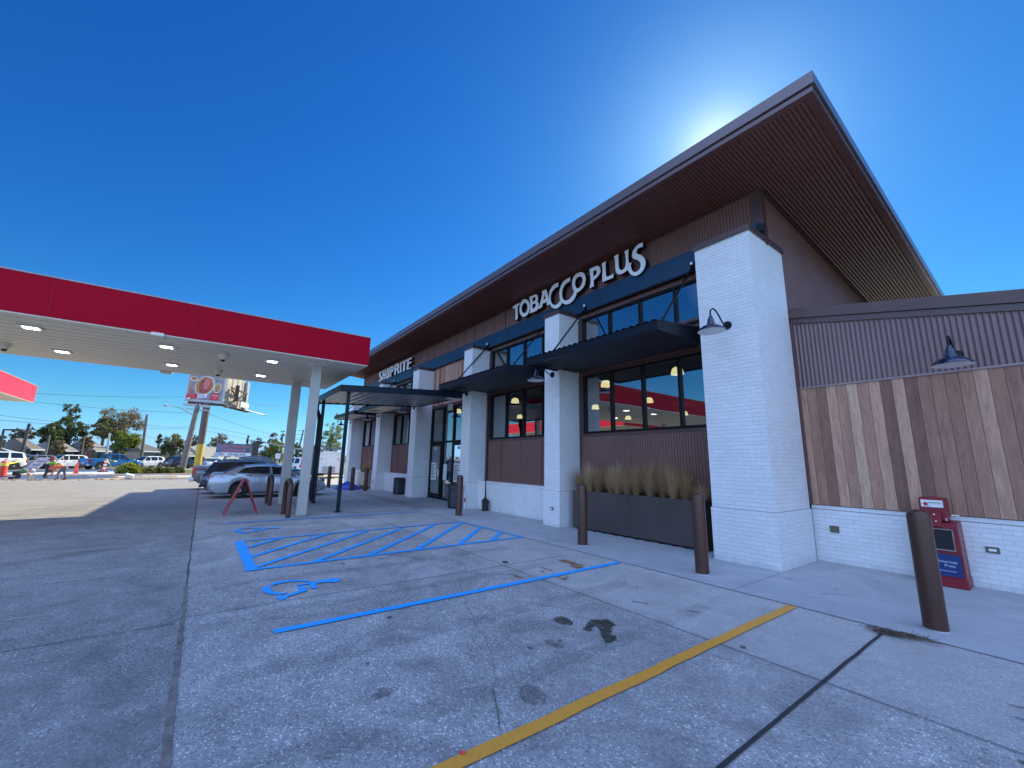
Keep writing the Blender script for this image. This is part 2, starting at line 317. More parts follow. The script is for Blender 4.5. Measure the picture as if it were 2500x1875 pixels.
# ------------------------------------------------------------------ mesh building
class MB:
    def __init__(s): s.v = []; s.f = []
    def add(s, vs, fs):
        o = len(s.v); s.v += [tuple(v) for v in vs]; s.f += [tuple(i+o for i in f) for f in fs]; return s
    def box(s, x0, x1, y0, y1, z0, z1):
        if x0 > x1: x0, x1 = x1, x0
        if y0 > y1: y0, y1 = y1, y0
        return s.add([(x0,y0,z0),(x1,y0,z0),(x1,y1,z0),(x0,y1,z0),(x0,y0,z1),(x1,y0,z1),(x1,y1,z1),(x0,y1,z1)],
              [(0,3,2,1),(4,5,6,7),(0,1,5,4),(1,2,6,5),(2,3,7,6),(3,0,4,7)])
    def bbox(s, x0, x1, y0, y1, z0, z1, b=.01):
        # box with bevelled vertical and top edges
        if x0 > x1: x0, x1 = x1, x0
        if y0 > y1: y0, y1 = y1, y0
        ring = lambda i, z: [(x0+i+b,y0+i,z),(x1-i-b,y0+i,z),(x1-i,y0+i+b,z),(x1-i,y1-i-b,z),(x1-i-b,y1-i,z),(x0+i+b,y1-i,z),(x0+i,y1-i-b,z),(x0+i,y0+i+b,z)]
        vs = ring(b, z0)+ring(0, z0+b)+ring(0, z1-b)+ring(b, z1)
        fs = [tuple(range(7,-1,-1)), tuple(24+i for i in range(8))]
        for k in range(3):
            for i in range(8): fs.append((k*8+i, k*8+(i+1)%8, k*8+8+(i+1)%8, k*8+8+i))
        return s.add(vs, fs)
    def quad(s, a, b, c, d): return s.add([a, b, c, d], [(0,1,2,3)])
    def bar(s, a, b, w, h, up=(0,0,1)):
        a = Vector(a); b = Vector(b); d = (b-a).normalized(); u = Vector(up)
        if abs(d.dot(u)) > .95: u = Vector((1,0,0))
        sx = d.cross(u).normalized()*(w/2); sz = sx.cross(d).normalized()*(h/2)
        vs = [a-sx-sz, a+sx-sz, a+sx+sz, a-sx+sz, b-sx-sz, b+sx-sz, b+sx+sz, b-sx+sz]
        return s.add(vs, [(0,3,2,1),(4,5,6,7),(0,1,5,4),(1,2,6,5),(2,3,7,6),(3,0,4,7)])
    def tube(s, pts, r, n=8, cap=True):
        pts = [Vector(p) for p in pts]; rs = r if isinstance(r, (list, tuple)) else [r]*len(pts)
        vs = []; fs = []; prev = None
        for i, p in enumerate(pts):
            d = (pts[min(i+1, len(pts)-1)]-pts[max(i-1, 0)]).normalized()
            if prev is None:
                x = d.cross(Vector((0,0,1)));
                if x.length < .1: x = d.cross(Vector((1,0,0)))
            else: x = prev - d*prev.dot(d)
            x.normalize(); prev = x; y = d.cross(x)
            for k in range(n):
                a = 2*math.pi*k/n; vs.append(p+(x*math.cos(a)+y*math.sin(a))*rs[i])
        for i in range(len(pts)-1):
            for k in range(n): fs.append((i*n+k, i*n+(k+1)%n, (i+1)*n+(k+1)%n, (i+1)*n+k))
        if cap: fs.append(tuple(range(n-1,-1,-1))); fs.append(tuple((len(pts)-1)*n+k for k in range(n)))
        return s.add(vs, fs)
    def lathe(s, prof, c=(0,0,0), n=20, axis='z', a0=0):
        vs = []; fs = []
        for (r, h) in prof:
            for k in range(n):
                a = a0+2*math.pi*k/n; x, y = r*math.cos(a), r*math.sin(a)
                p = (x, y, h) if axis == 'z' else ((x, h, y) if axis == 'y' else (h, x, y))
                vs.append((p[0]+c[0], p[1]+c[1], p[2]+c[2]))
        for i in range(len(prof)-1):
            for k in range(n): fs.append((i*n+k, i*n+(k+1)%n, (i+1)*n+(k+1)%n, (i+1)*n+k))
        if prof[0][0] > 1e-4: fs.append(tuple(range(n-1,-1,-1)))
        if prof[-1][0] > 1e-4: fs.append(tuple((len(prof)-1)*n+k for k in range(n)))
        return s.add(vs, fs)
    def prism(s, poly, off, holes=()):
        off = Vector(off); loops = [[Vector(p) for p in poly]]+[[Vector(p) for p in h] for h in holes]
        tris = tessellate_polygon(loops); flat = [p for lp in loops for p in lp]; N = len(flat)
        vs = flat+[p+off for p in flat]; fs = [tuple(t) for t in tris]+[tuple(i+N for i in reversed(t)) for t in tris]
        o = 0
        for lp in loops:
            k = len(lp)
            for i in range(k): fs.append((o+i, o+(i+1)%k, N+o+(i+1)%k, N+o+i))
            o += k
        return s.add(vs, fs)
    def corr(s, o, ud, vd, nrm, w, h, per=.067, amp=.009, seg=6, h2=None):
        # corrugated sheet: waves run along ud, ridges along vd; h2 = height at the far end (sloping top)
        o = Vector(o); ud = Vector(ud); vd = Vector(vd); nrm = Vector(nrm); n = max(1, int(w/per*seg)); vs = []; fs = []
        h2 = h if h2 is None else h2
        for i in range(n+1):
            t = i/n; x = w*t; z = amp*math.sin(2*math.pi*x/per)
            p = o+ud*x+nrm*z; hh = h+(h2-h)*t
            vs += [p, p+vd*hh]
        for i in range(n): fs.append((2*i, 2*i+2, 2*i+3, 2*i+1))
        return s.add(vs, fs)
    def xf(s, m):
        s.v = [tuple(m @ Vector(v)) for v in s.v]; return s
    def build(s, name, mat, parent=None, smooth=0, label=None, cat=None, group=None, kind=None, flip=False):
        me = bpy.data.meshes.new(name); me.from_pydata(s.v, [], s.f); me.update()
        import bmesh
        bm = bmesh.new(); bm.from_mesh(me)
        if len(bm.faces) < 60000 and not flip: bmesh.ops.recalc_face_normals(bm, faces=bm.faces)
        bm.to_mesh(me); bm.free()
        uv = me.uv_layers.new(name='UVMap'); d = uv.data
        for p in me.polygons:
            nx, ny, nz = abs(p.normal.x), abs(p.normal.y), abs(p.normal.z)
            for li in p.loop_indices:
                c = me.vertices[me.loops[li].vertex_index].co
                if nz >= nx and nz >= ny: d[li].uv = (c.x, c.y)
                elif ny >= nx: d[li].uv = (c.x, c.z)
                else: d[li].uv = (c.y, c.z)
        if smooth:
            for p in me.polygons: p.use_smooth = True
            me.set_sharp_from_angle(angle=R(smooth if smooth > 1 else 40))
        if mat: me.materials.append(mat)
        o = bpy.data.objects.new(name, me); COL.objects.link(o)
        if parent: o.parent = parent
        tag(o, label, cat, group, kind); return o
def tag(o, label=None, cat=None, group=None, kind=None):
    if label: o['label'] = label
    if cat: o['category'] = cat
    if group: o['group'] = group
    if kind: o['kind'] = kind
    return o
def empty(name, label, cat, loc=(0,0,0), rz=0, group=None, sc=1):
    o = bpy.data.objects.new(name, None); COL.objects.link(o); o.location = loc; o.rotation_euler = (0, 0, rz); o.scale = (sc, sc, sc)
    o.empty_display_size = .2; return tag(o, label, cat, group)
def copy_tree(o, parent=None):
    c = o.copy(); COL.objects.link(c)
    if parent: c.parent = parent
    for ch in list(o.children): copy_tree(ch, c)
    return c
def text_part(name, body, size, mat, parent, loc, rot, ext=.004, xs=1.0, align='LEFT', shear=0):
    cu = bpy.data.curves.new(name, 'FONT'); cu.body = body; cu.size = size; cu.extrude = ext; cu.align_x = align; cu.shear = shear
    cu.resolution_u = 2
    o = bpy.data.objects.new('tmp_text', cu); COL.objects.link(o)
    bpy.context.view_layer.update()
    me = bpy.data.meshes.new_from_object(o.evaluated_get(bpy.context.evaluated_depsgraph_get()))
    bpy.data.objects.remove(o); me.name = name
    me.materials.clear(); me.materials.append(mat)
    q = bpy.data.objects.new(name, me); COL.objects.link(q); q.location = loc; q.rotation_euler = rot; q.scale = (xs, 1, 1)
    if parent: q.parent = parent
    return q
LET_A = [([(-10.849, 6.913), (-10.522, 6.937), (-10.482, 6.907), (-10.52, 6.855), (-10.603, 6.833), (-10.591, 6.637), (-10.574, 6.399), (-10.707, 6.361), (-10.698, 6.647), (-10.744, 6.837), (-10.805, 6.819), (-10.882, 6.853)], []), ([(-10.181, 6.967), (-10.037, 6.875), (-9.95, 6.727), (-9.938, 6.569), (-9.982, 6.438), (-10.106, 6.361), (-10.248, 6.36), (-10.395, 6.454), (-10.474, 6.603), (-10.478, 6.774), (-10.422, 6.906), (-10.31, 6.976)], [[(-10.194, 6.839), (-10.098, 6.779), (-10.049, 6.664), (-10.053, 6.552), (-10.124, 6.484), (-10.251, 6.492), (-10.339, 6.564), (-10.371, 6.689), (-10.344, 6.786), (-10.275, 6.838)]]), ([(-9.967, 6.967), (-9.655, 6.957), (-9.571, 6.923), (-9.52, 6.835), (-9.518, 6.734), (-9.553, 6.684), (-9.494, 6.615), (-9.478, 6.51), (-9.509, 6.42), (-9.603, 6.378), (-9.926, 6.381), (-9.897, 6.475), (-9.921, 6.832)], [[(-9.799, 6.869), (-9.669, 6.874), (-9.626, 6.836), (-9.635, 6.777), (-9.682, 6.75), (-9.803, 6.749)], [(-9.796, 6.653), (-9.675, 6.656), (-9.624, 6.612), (-9.629, 6.546), (-9.685, 6.503), (-9.79, 6.5)]]), ([(-9.331, 6.954), (-9.117, 6.955), (-9.069, 6.836), (-9.019, 6.642), (-8.963, 6.401), (-9.073, 6.396), (-9.096, 6.526), (-9.293, 6.523), (-9.321, 6.419), (-9.486, 6.407), (-9.443, 6.5), (-9.293, 6.861)], [[(-9.193, 6.828), (-9.13, 6.649), (-9.251, 6.635)]]), ([(-8.56, 6.981), (-8.693, 6.99), (-8.841, 6.954), (-8.95, 6.835), (-8.991, 6.692), (-8.991, 6.536), (-8.941, 6.385), (-8.841, 6.267), (-8.721, 6.193), (-8.589, 6.172), (-8.486, 6.207), (-8.434, 6.243), (-8.421, 6.308), (-8.472, 6.39), (-8.563, 6.315), (-8.641, 6.292), (-8.747, 6.315), (-8.854, 6.396), (-8.903, 6.508), (-8.914, 6.628), (-8.882, 6.734), (-8.787, 6.819), (-8.68, 6.855), (-8.566, 6.854)], []), ([(-8.053, 6.967), (-8.202, 6.965), (-8.354, 6.926), (-8.457, 6.82), (-8.515, 6.65), (-8.505, 6.476), (-8.452, 6.337), (-8.358, 6.242), (-8.221, 6.172), (-8.086, 6.157), (-7.965, 6.192), (-7.868, 6.269), (-7.808, 6.358), (-7.796, 6.404), (-7.897, 6.469), (-7.95, 6.387), (-8.036, 6.315), (-8.146, 6.286), (-8.257, 6.303), (-8.345, 6.368), (-8.395, 6.478), (-8.402, 6.612), (-8.368, 6.713), (-8.291, 6.8), (-8.178, 6.835), (-8.059, 6.844)], []), ([(-7.611, 6.958), (-7.509, 6.883), (-7.455, 6.772), (-7.451, 6.646), (-7.494, 6.519), (-7.586, 6.444), (-7.702, 6.403), (-7.784, 6.399), (-7.894, 6.463), (-7.96, 6.61), (-7.982, 6.746), (-7.944, 6.88), (-7.859, 6.96), (-7.74, 6.979)], [[(-7.648, 6.841), (-7.58, 6.783), (-7.554, 6.684), (-7.584, 6.587), (-7.665, 6.517), (-7.74, 6.506), (-7.817, 6.555), (-7.863, 6.667), (-7.849, 6.781), (-7.789, 6.842), (-7.718, 6.854)]]), ([(-7.309, 6.923), (-7.054, 6.926), (-6.967, 6.884), (-6.913, 6.798), (-6.905, 6.709), (-6.956, 6.628), (-7.055, 6.571), (-7.153, 6.542), (-7.157, 6.413), (-7.14, 6.366), (-7.307, 6.36), (-7.274, 6.439), (-7.26, 6.624), (-7.283, 6.853)], [[(-7.154, 6.812), (-7.075, 6.815), (-7.037, 6.778), (-7.033, 6.707), (-7.088, 6.663), (-7.162, 6.649)]]), ([(-6.852, 6.918), (-6.706, 6.92), (-6.722, 6.852), (-6.724, 6.625), (-6.711, 6.473), (-6.603, 6.46), (-6.517, 6.466), (-6.471, 6.48), (-6.475, 6.371), (-6.842, 6.375), (-6.842, 6.471), (-6.827, 6.751)], []), ([(-6.43, 6.945), (-6.292, 6.964), (-6.295, 6.875), (-6.295, 6.681), (-6.283, 6.567), (-6.254, 6.507), (-6.192, 6.47), (-6.13, 6.48), (-6.081, 6.535), (-6.061, 6.655), (-6.069, 6.835), (-6.1, 6.944), (-5.972, 6.955), (-5.985, 6.827), (-5.985, 6.638), (-5.963, 6.549), (-6.01, 6.417), (-6.095, 6.392), (-6.142, 6.376), (-6.22, 6.372), (-6.297, 6.394), (-6.367, 6.462), (-6.395, 6.555), (-6.398, 6.695), (-6.409, 6.866)], []), ([(-5.544, 6.95), (-5.666, 6.958), (-5.771, 6.911), (-5.842, 6.834), (-5.868, 6.738), (-5.849, 6.663), (-5.778, 6.6), (-5.714, 6.554), (-5.646, 6.474), (-5.628, 6.389), (-5.646, 6.318), (-5.713, 6.266), (-5.793, 6.264), (-5.865, 6.311), (-5.905, 6.406), (-5.921, 6.492), (-5.901, 6.57), (-5.966, 6.563), (-6.01, 6.417), (-5.976, 6.333), (-5.919, 6.245), (-5.833, 6.18), (-5.733, 6.156), (-5.631, 6.182), (-5.543, 6.252), (-5.495, 6.362), (-5.497, 6.466), (-5.542, 6.562), (-5.623, 6.655), (-5.707, 6.712), (-5.741, 6.764), (-5.732, 6.813), (-5.686, 6.853), (-5.613, 6.855), (-5.55, 6.834)], [])]
LET_B = [([(-23.973, 6.785), (-24.221, 6.816), (-24.461, 6.791), (-24.529, 6.683), (-24.438, 6.561), (-24.222, 6.421), (-24.204, 6.344), (-24.315, 6.296), (-24.499, 6.292), (-24.483, 6.221), (-24.145, 6.218), (-23.947, 6.273), (-23.941, 6.378), (-24.064, 6.524), (-24.215, 6.654), (-24.147, 6.703), (-23.985, 6.706)], []), ([(-23.892, 6.825), (-23.686, 6.832), (-23.689, 6.58), (-23.545, 6.588), (-23.539, 6.828), (-23.353, 6.827), (-23.321, 6.225), (-23.493, 6.222), (-23.526, 6.449), (-23.677, 6.446), (-23.667, 6.214), (-23.856, 6.213)], []), ([(-23.083, 6.843), (-22.823, 6.808), (-22.729, 6.7), (-22.696, 6.247), (-22.864, 6.202), (-23.12, 6.221), (-23.193, 6.294), (-23.232, 6.744)], [[(-23.029, 6.72), (-22.924, 6.702), (-22.888, 6.318), (-22.995, 6.294)]]), ([(-22.638, 6.847), (-22.227, 6.825), (-22.094, 6.741), (-22.066, 6.546), (-22.21, 6.471), (-22.396, 6.461), (-22.401, 6.221), (-22.591, 6.217)], [[(-22.408, 6.736), (-22.289, 6.729), (-22.272, 6.591), (-22.39, 6.565)]]), ([(-21.965, 6.838), (-21.449, 6.832), (-21.26, 6.758), (-21.242, 6.58), (-21.361, 6.494), (-21.179, 6.241), (-21.396, 6.229), (-21.559, 6.47), (-21.712, 6.466), (-21.719, 6.236), (-21.924, 6.225)], [[(-21.705, 6.702), (-21.501, 6.705), (-21.515, 6.589), (-21.708, 6.58)]]), ([(-21.122, 6.821), (-20.939, 6.811), (-20.893, 6.232), (-21.102, 6.225)], []), ([(-20.825, 6.804), (-20.232, 6.796), (-20.225, 6.704), (-20.425, 6.7), (-20.393, 6.243), (-20.676, 6.234), (-20.67, 6.689), (-20.816, 6.697)], []), ([(-20.187, 6.806), (-19.554, 6.804), (-19.54, 6.715), (-19.92, 6.714), (-19.922, 6.588), (-19.564, 6.586), (-19.568, 6.5), (-19.92, 6.495), (-19.913, 6.263), (-19.535, 6.27), (-19.557, 6.214), (-20.159, 6.231), (-20.155, 6.482)], [])]
ISA = [[(-6.333, 0.89), (-6.411, 0.949), (-6.434, 1.037), (-6.421, 1.14), (-6.354, 1.245), (-6.227, 1.361), (-6.195, 1.341), (-6.288, 1.233), (-6.336, 1.127), (-6.324, 1.023), (-6.311, 0.954), (-6.265, 0.907)], [(-6.272, 0.839), (-6.231, 0.903), (-6.104, 0.876), (-6.011, 0.885), (-5.935, 0.923), (-5.882, 0.979), (-5.86, 1.039), (-5.811, 0.985), (-5.823, 0.917), (-5.895, 0.856), (-5.994, 0.806), (-6.093, 0.785), (-6.192, 0.795), (-6.25, 0.816)], [(-6.026, 1.164), (-6.021, 1.256), (-5.818, 1.236), (-5.689, 0.999), (-5.62, 0.985), (-5.602, 0.919), (-5.744, 0.877), (-5.752, 0.977), (-5.868, 1.158)], [(-6.137, 1.165), (-6.16, 1.321), (-6.201, 1.562), (-6.201, 1.628), (-6.151, 1.692), (-6.073, 1.696), (-6.016, 1.658), (-5.995, 1.597), (-6.065, 1.531), (-6.072, 1.415), (-6.056, 1.38), (-5.863, 1.359), (-5.868, 1.296), (-6.093, 1.304), (-6.081, 1.164)]]
OIL = [[(-3.221, 3.469), (-3.13, 3.606), (-3.048, 3.602), (-2.984, 3.558), (-2.935, 3.431), (-2.86, 3.353), (-2.787, 3.34), (-2.734, 3.275), (-2.76, 3.152), (-2.836, 3.209), (-2.904, 3.257), (-2.98, 3.332), (-3.078, 3.366), (-3.066, 3.3), (-3.008, 3.257), (-3.077, 3.186), (-3.138, 3.292)], [(-3.468, 3.153), (-3.471, 3.261), (-3.381, 3.283), (-3.271, 3.249), (-3.231, 3.188), (-3.28, 3.132), (-3.371, 3.116), (-3.436, 3.109)], [(-3.104, 1.152), (-3.147, 1.213), (-3.123, 1.285), (-3.067, 1.28), (-3.022, 1.224), (-3.029, 1.157), (-3.069, 1.133)], [(-2.581, 1.987), (-2.617, 2.117), (-2.516, 2.159), (-2.424, 2.142), (-2.353, 2.079), (-2.358, 2.004), (-2.449, 1.963)], [(-5.77, 4.119), (-5.8, 4.185), (-5.744, 4.227), (-5.675, 4.204), (-5.634, 4.14), (-5.677, 4.09)]]
RUST = [[(-5.366, 4.961), (-5.332, 5.116), (-5.089, 5.116), (-4.895, 5.103), (-4.776, 4.987), (-4.758, 4.846), (-4.929, 4.873), (-5.148, 4.973)], [(-5.2, 4.312), (-5.155, 4.469), (-4.987, 4.443), (-4.89, 4.476), (-4.808, 4.371), (-4.885, 4.25), (-5.078, 4.299)], [(-4.599, 4.223), (-4.57, 4.34), (-4.54, 4.457), (-4.437, 4.27), (-4.305, 4.088), (-4.467, 4.157)], [(-5.104, 3.828), (-4.985, 3.832), (-4.848, 3.833), (-4.903, 3.782)]]
# ------------------------------------------------------------------ ground, paving, road
def sheet(name, poly, z, mat, kind='structure', label=None):
    mb = MB(); mb.prism([(x, y, z-.003) for x, y in poly], (0, 0, .003)); return mb.build(name, mat, kind=kind, label=label)
def flat(name, poly, z, mat, label=None):
    me = MB(); pts = [Vector((x, y, z)) for x, y in poly]
    me.add(pts, [tuple(reversed(t)) if False else tuple(t) for t in tessellate_polygon([pts])])
    return me.build(name, mat, kind='structure', label=label)
flat('ground', [(-900,-700),(500,-700),(500,700),(-900,700)], -.02, GRASS)
flat('verge_soil', [(-36,-60),(-36,46),(-70,60),(-70,-60)], -.012, DIRT)
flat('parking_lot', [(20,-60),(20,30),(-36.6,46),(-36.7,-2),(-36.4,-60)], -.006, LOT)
flat('road', [tuple(road(s, t)[:2]) for s, t in ((-200,48.6),(260,48.6),(260,66),(-200,66))], -.004, ASPH)
flat('far_shoulder', [tuple(road(s, t)[:2]) for s, t in ((-200,66.2),(260,66.2),(260,71),(-200,71))], -.008, GRASS)
mb = MB()
for t in (48.2, 66.1):
    a, b = road(-150, t), road(220, t); mb.bar((a.x, a.y, .05), (b.x, b.y, .05), .25, .14)
mb.build('road_kerb', KERBC, kind='structure')
mb = MB()
for t in (55.2, 59.2):
    for s in range(-60, 150, 6):
        a, b = road(s, t, .001), road(s+2.6, t, .001); mb.bar(a, b, .12, .004)
mb.build('lane_marking', WHT, kind='structure')
# new pavement apron, still open excavation and the mulched verge
def rp(s_, t): return tuple(road(s_, t)[:2])
flat('new_pavement', [(-45.2,-60),(-45.2,-5.0),(-49,-4.6),rp(33.0,48),rp(-20,48)], .0, KERBC)
flat('pavement', [(-41.2,-4.8),(-41.2,30),(-43.6,30),(-43.6,-4.8)], .0, KERBC)
flat('mulch_bed', [(-45.0,-4.4),(-45.0,24),(-50.2,24),(-50.2,-4.4)], .001, MULCH)
flat('verge_grass', [(-50.3,-4.2),(-50.3,24),rp(60,48),rp(34,48)], .0, GRASS)
flat('wet_mortar_trench', [(-38.6,-45),(-38.4,-6.2),(-40.6,-4.6),(-43.4,-5.4),(-43.6,-45)], .004, M('wet_grey_blue_slab', (.09,.125,.22), .35, 0, .3, .5))
mb = MB(); mb.bar((-44.6,-60,.04), (-44.6,24,.04), .25, .12); mb.bar((-37.2,-4,.03), (-37.2,24,.03), .18, .1); mb.build('pavement_kerb', KERBC, kind='structure')

flat('sidewalk', [(-13.05,5.8),(9,5.8),(9,9.0),(-13.05,9.0)], .0, WALK)
flat('plaza', [(-28.5,3.76),(-13.15,3.76),(-13.06,5.0),(-13.06,8.4),(-28.5,8.4)], .0, PLAZA)
flat('concrete_patch', [(-11.85,3.05),(-10.62,3.12),(-10.72,4.3),(-11.6,4.5)], -.002, PATCH)
flat('plaza_patch', [(-21,5.9),(-13.4,5.9),(-13.4,6.5),(-21,6.45)], .0035, mat_smooth_conc('darker_patch', (.25,.245,.24), (.33,.32,.31)))

def wobble(pts, amp, step, seed):
    out = []
    for (x0,y0),(x1,y1) in zip(pts[:-1], pts[1:]):
        n = max(1, int(math.hypot(x1-x0, y1-y0)/step))
        for i in range(n):
            t = i/n; x = x0+(x1-x0)*t; y = y0+(y1-y0)*t
            out.append((x+amp*noise.noise((x*3, y*3, seed)), y+amp*noise.noise((x*3+9, y*3, seed+5))))
    out.append(pts[-1]); return out
def strip(name, pts, w, z, mat, amp=.0, step=.25, jag=.0, seed=1, label=None):
    pts = wobble(pts, amp, step, seed) if (amp or jag) else pts; mb = MB(); vs = []
    for i, (x, y) in enumerate(pts):
        a = pts[max(0, i-1)]; b = pts[min(len(pts)-1, i+1)]; d = Vector((b[0]-a[0], b[1]-a[1])).normalized(); n = Vector((-d.y, d.x))
        ww = w if not isinstance(w, tuple) else w[0]+(w[1]-w[0])*i/(len(pts)-1)
        j1 = jag*max(0, noise.noise((x*7, y*7, seed))); j2 = jag*max(0, noise.noise((x*7, y*7, seed+3)))
        vs += [(x+n.x*(ww/2+j1), y+n.y*(ww/2+j1), z), (x-n.x*(ww/2+j2), y-n.y*(ww/2+j2), z)]
    mb.add(vs, [(2*i, 2*i+1, 2*i+3, 2*i+2) for i in range(len(pts)-1)])
    return mb.build(name, mat, kind='structure', label=label)
JOINT = M('joint_sealant', (.03,.03,.032), .7, 0, .3, 6)
JTHIN = M('saw_cut_joint', (.07,.067,.065), .9, 0, .25, 8)
JDIRT = M('gritty_joint_fill', (.17,.155,.14), .95, 0, .4, 9, .6, 60)
CRK = M('crack_dark', (.12,.115,.11), .95, 0, .4, 9)
OILM = mat_stain('oil_dark', (.05,.045,.035), .92, .35)
OILF = mat_stain('faded_oil', (.08,.075,.07), .42, .6, 9)
RUSTM = mat_stain('rust_wash', (.30,.13,.035), .8, .8, 7)
strip('paving_joint', [(-30,4.01),(9,4.01)], .009, .003, JTHIN, .01, .3, .006, 2)
strip('paving_joint', [(-5.55,.06),(-5.56,5.3)], .009, .003, JTHIN, .012, .25, .006, 3)
strip('paving_joint', [(-9.81,.06),(-9.8,5.7)], .008, .003, JTHIN, .01, .3, .004, 4)
strip('paving_joint', [(-1.365,.03),(-1.36,5.62)], .026, .003, JOINT, .006, .2, .006, 5)
strip('paving_joint', [(2.85,.03),(2.85,5.7)], .02, .003, JOINT, .01, .3, .006, 6)
strip('paving_joint', [(-5.42,-.02),(-5.46,-5)], .009, .003, JTHIN, .012, .3, .006, 7)
strip('paving_joint', [(-9.83,-.02),(-10.4,-4)], .009, .003, JTHIN, .012, .3, .006, 8)
strip('paving_joint', [(-14.05,-6),(-14.05,3.7)], .008, .003, JTHIN, .012, .4, .004, 9)
strip('paving_joint', [(-40,.04),(-7,.04)], .014, .003, JTHIN, .02, .3, .02, 10)
strip('wide_paving_joint', [(-7,.04),(-4.9,.045),(-1.5,.04)], (.02,.055), .003, JDIRT, .012, .04, .03, 11)
strip('paving_joint', [(-13.05,5.8),(9,5.8)], .005, .0045, JTHIN, .006, .3, .004, 12)
for x in (-10.3, -6.6, -2.9, .8):
    strip('sidewalk_joint', [(x,5.82),(x,7.4)], .006, .0045, M('walk_joint', (.22,.215,.21), .9), 0, .3, 0, 13)
for y in (5.2, 6.55):
    strip('sidewalk_joint', [(-28,y),(-13.2,y)], .02, .0075, M('walk_joint', (.22,.215,.21), .9), .004, .4, .003, 14)
for x in (-25, -21.4, -17.8, -15.3):
    strip('sidewalk_joint', [(x,3.8),(x,7.3)], .015, .0075, M('walk_joint', (.22,.215,.21), .9), .004, .4, .003, 15)
strip('paving_crack', [(-5.48,3.18),(-4.22,2.55),(-3.38,2.27),(-2.82,1.99),(-2.7,1.88)], .0022, .0035, CRK, .05, .05, .004, 16)
strip('paving_crack', [(-2.7,1.88),(-2.45,1.74),(-2.34,1.68)], .008, .0038, CRK, .02, .03, .012, 17)
strip('paving_crack', [(-2.34,1.68),(-2.2,1.6),(-2.04,1.5),(-1.6,1.28)], .002, .0035, CRK, .03, .05, .003, 18)
def poly_flat(name, poly, z, mat, sub=4, amp=.012, seed=0):
    pts = []
    for (x0,y0),(x1,y1) in zip(poly, poly[1:]+poly[:1]):
        for i in range(sub):
            t = i/sub; x = x0+(x1-x0)*t; y = y0+(y1-y0)*t
            pts.append((x+amp*noise.noise((x*25, y*25, seed)), y+amp*noise.noise((x*25, y*25, seed+7))))
    return flat(name, pts, z, mat)
for i, p in enumerate(OIL): poly_flat('oil_stain', p, .0036, OILM if i in (0, 1, 4) else OILF, 6, .02, i)
for i, p in enumerate(RUST): poly_flat('rust_stain', p, .0033, RUSTM, 8, .07, i)
def blob(cx, cy, rx, ry, a, seed):
    out = []
    for k in range(22):
        t = 2*math.pi*k/22; q = 1+.45*noise.noise((math.cos(t)*1.3, math.sin(t)*1.3, seed)); x = rx*q*math.cos(t); y = ry*q*math.sin(t)
        out.append((cx+x*math.cos(a)-y*math.sin(a), cy+x*math.sin(a)+y*math.cos(a)))
    return out
random.seed(11)
for i in range(46):
    x = random.uniform(-9, .5); y = random.uniform(.6, 5.6); r = random.uniform(.008, .035)
    flat('spot_stain', blob(x, y, r, r*random.uniform(.4, 1), random.uniform(0, 3), i*3.1), .0031+i*.00001, OILF if random.random() < .6 else OILM)
for x, y, rx, ry in ((-3.25,4.35,.10,.035),(-2.75,4.6,.08,.03),(-3.0,2.75,.11,.06),(-.45,4.75,.05,.02),(-.4,4.55,.06,.03)):
    flat('faint_stain', blob(x, y, rx, ry, .3, x*3), .0029, OILF)
# painted markings
FADE = mat_stain('faded_white_paint', (.62,.60,.56), .5, .8, 18)
for (u0,v0,u1,v1,w_) in ((95,1424,260,1408,.035),(120,1374,330,1352,.02),(0,1226,265,1221,.12),(0,1515,120,1500,.03)):
    a_, b_ = ground_at(u0,v0), ground_at(u1,v1); strip('faded_line', [(a_.x,a_.y),(b_.x,b_.y)], w_, .0021, FADE, .01, .3, .01, 44)
# broad soft tyre-darkened bands and cloudy wear across the stalls
TYR = mat_stain('tyre_dark_band', (.08,.08,.085), .13, .7, 3.5)
for x, w_ in ((-3.9,.2),(-2.75,.17),(-6.6,.2),(-5.25,.16)):
    strip('tyre_track', [(x,.3),(x+.04,2.6),(x-.02,4.9)], w_, .0023+abs(x)*.00002, TYR, .05, .12, .10, 31+int(x*3))
def line(name, pts, w, mat, amp=.005, z=.005): return strip(name, pts, w, z, mat, amp, .12, .006, 21)
line('blue_parking_line', [(-4.66,.74),(-4.70,5.74)], .10, BLUEP)
line('blue_parking_line', [(-12.5,.69),(-12.55,5.7)], .10, BLUEP)
line('yellow_parking_line', [(-2.2,-1.0),(-2.205,.9),(-2.195,2.9),(-2.2,3.95),(-2.19,5.76)], .098, YELP, .010)
mb = MB()
def seg(a, b, w, z=.005):
    a = Vector(a); b = Vector(b); d = (b-a).normalized(); n = Vector((-d.y, d.x))*w/2
    mb.add([(a.x+n.x,a.y+n.y,z),(a.x-n.x,a.y-n.y,z),(b.x-n.x,b.y-n.y,z),(b.x+n.x,b.y+n.y,z)], [(0,1,2,3)])
seg((-7.28,.71),(-7.36,5.79),.10); seg((-9.78,.83),(-9.97,5.77),.08,.0052); seg((-9.78,.77),(-7.22,.77),.15,.0054); seg((-9.95,5.73),(-7.3,5.79),.06,.0056)
for i, (a, b) in enumerate((((-9.05,.84),(-9.76,1.48)),((-8.18,.82),(-9.8,2.37)),((-7.38,.81),(-9.72,3.18)),((-7.3,1.6),(-9.75,4.03)),((-7.33,2.47),(-9.83,4.92)),((-7.36,3.35),(-9.86,5.74)),((-7.38,4.25),(-8.95,5.74)),((-7.37,5.03),(-8.12,5.76)))):
    seg(a, b, .095, .0058+i*.0001)
mb.build('blue_access_aisle_hatching', BLUEP, kind='structure')
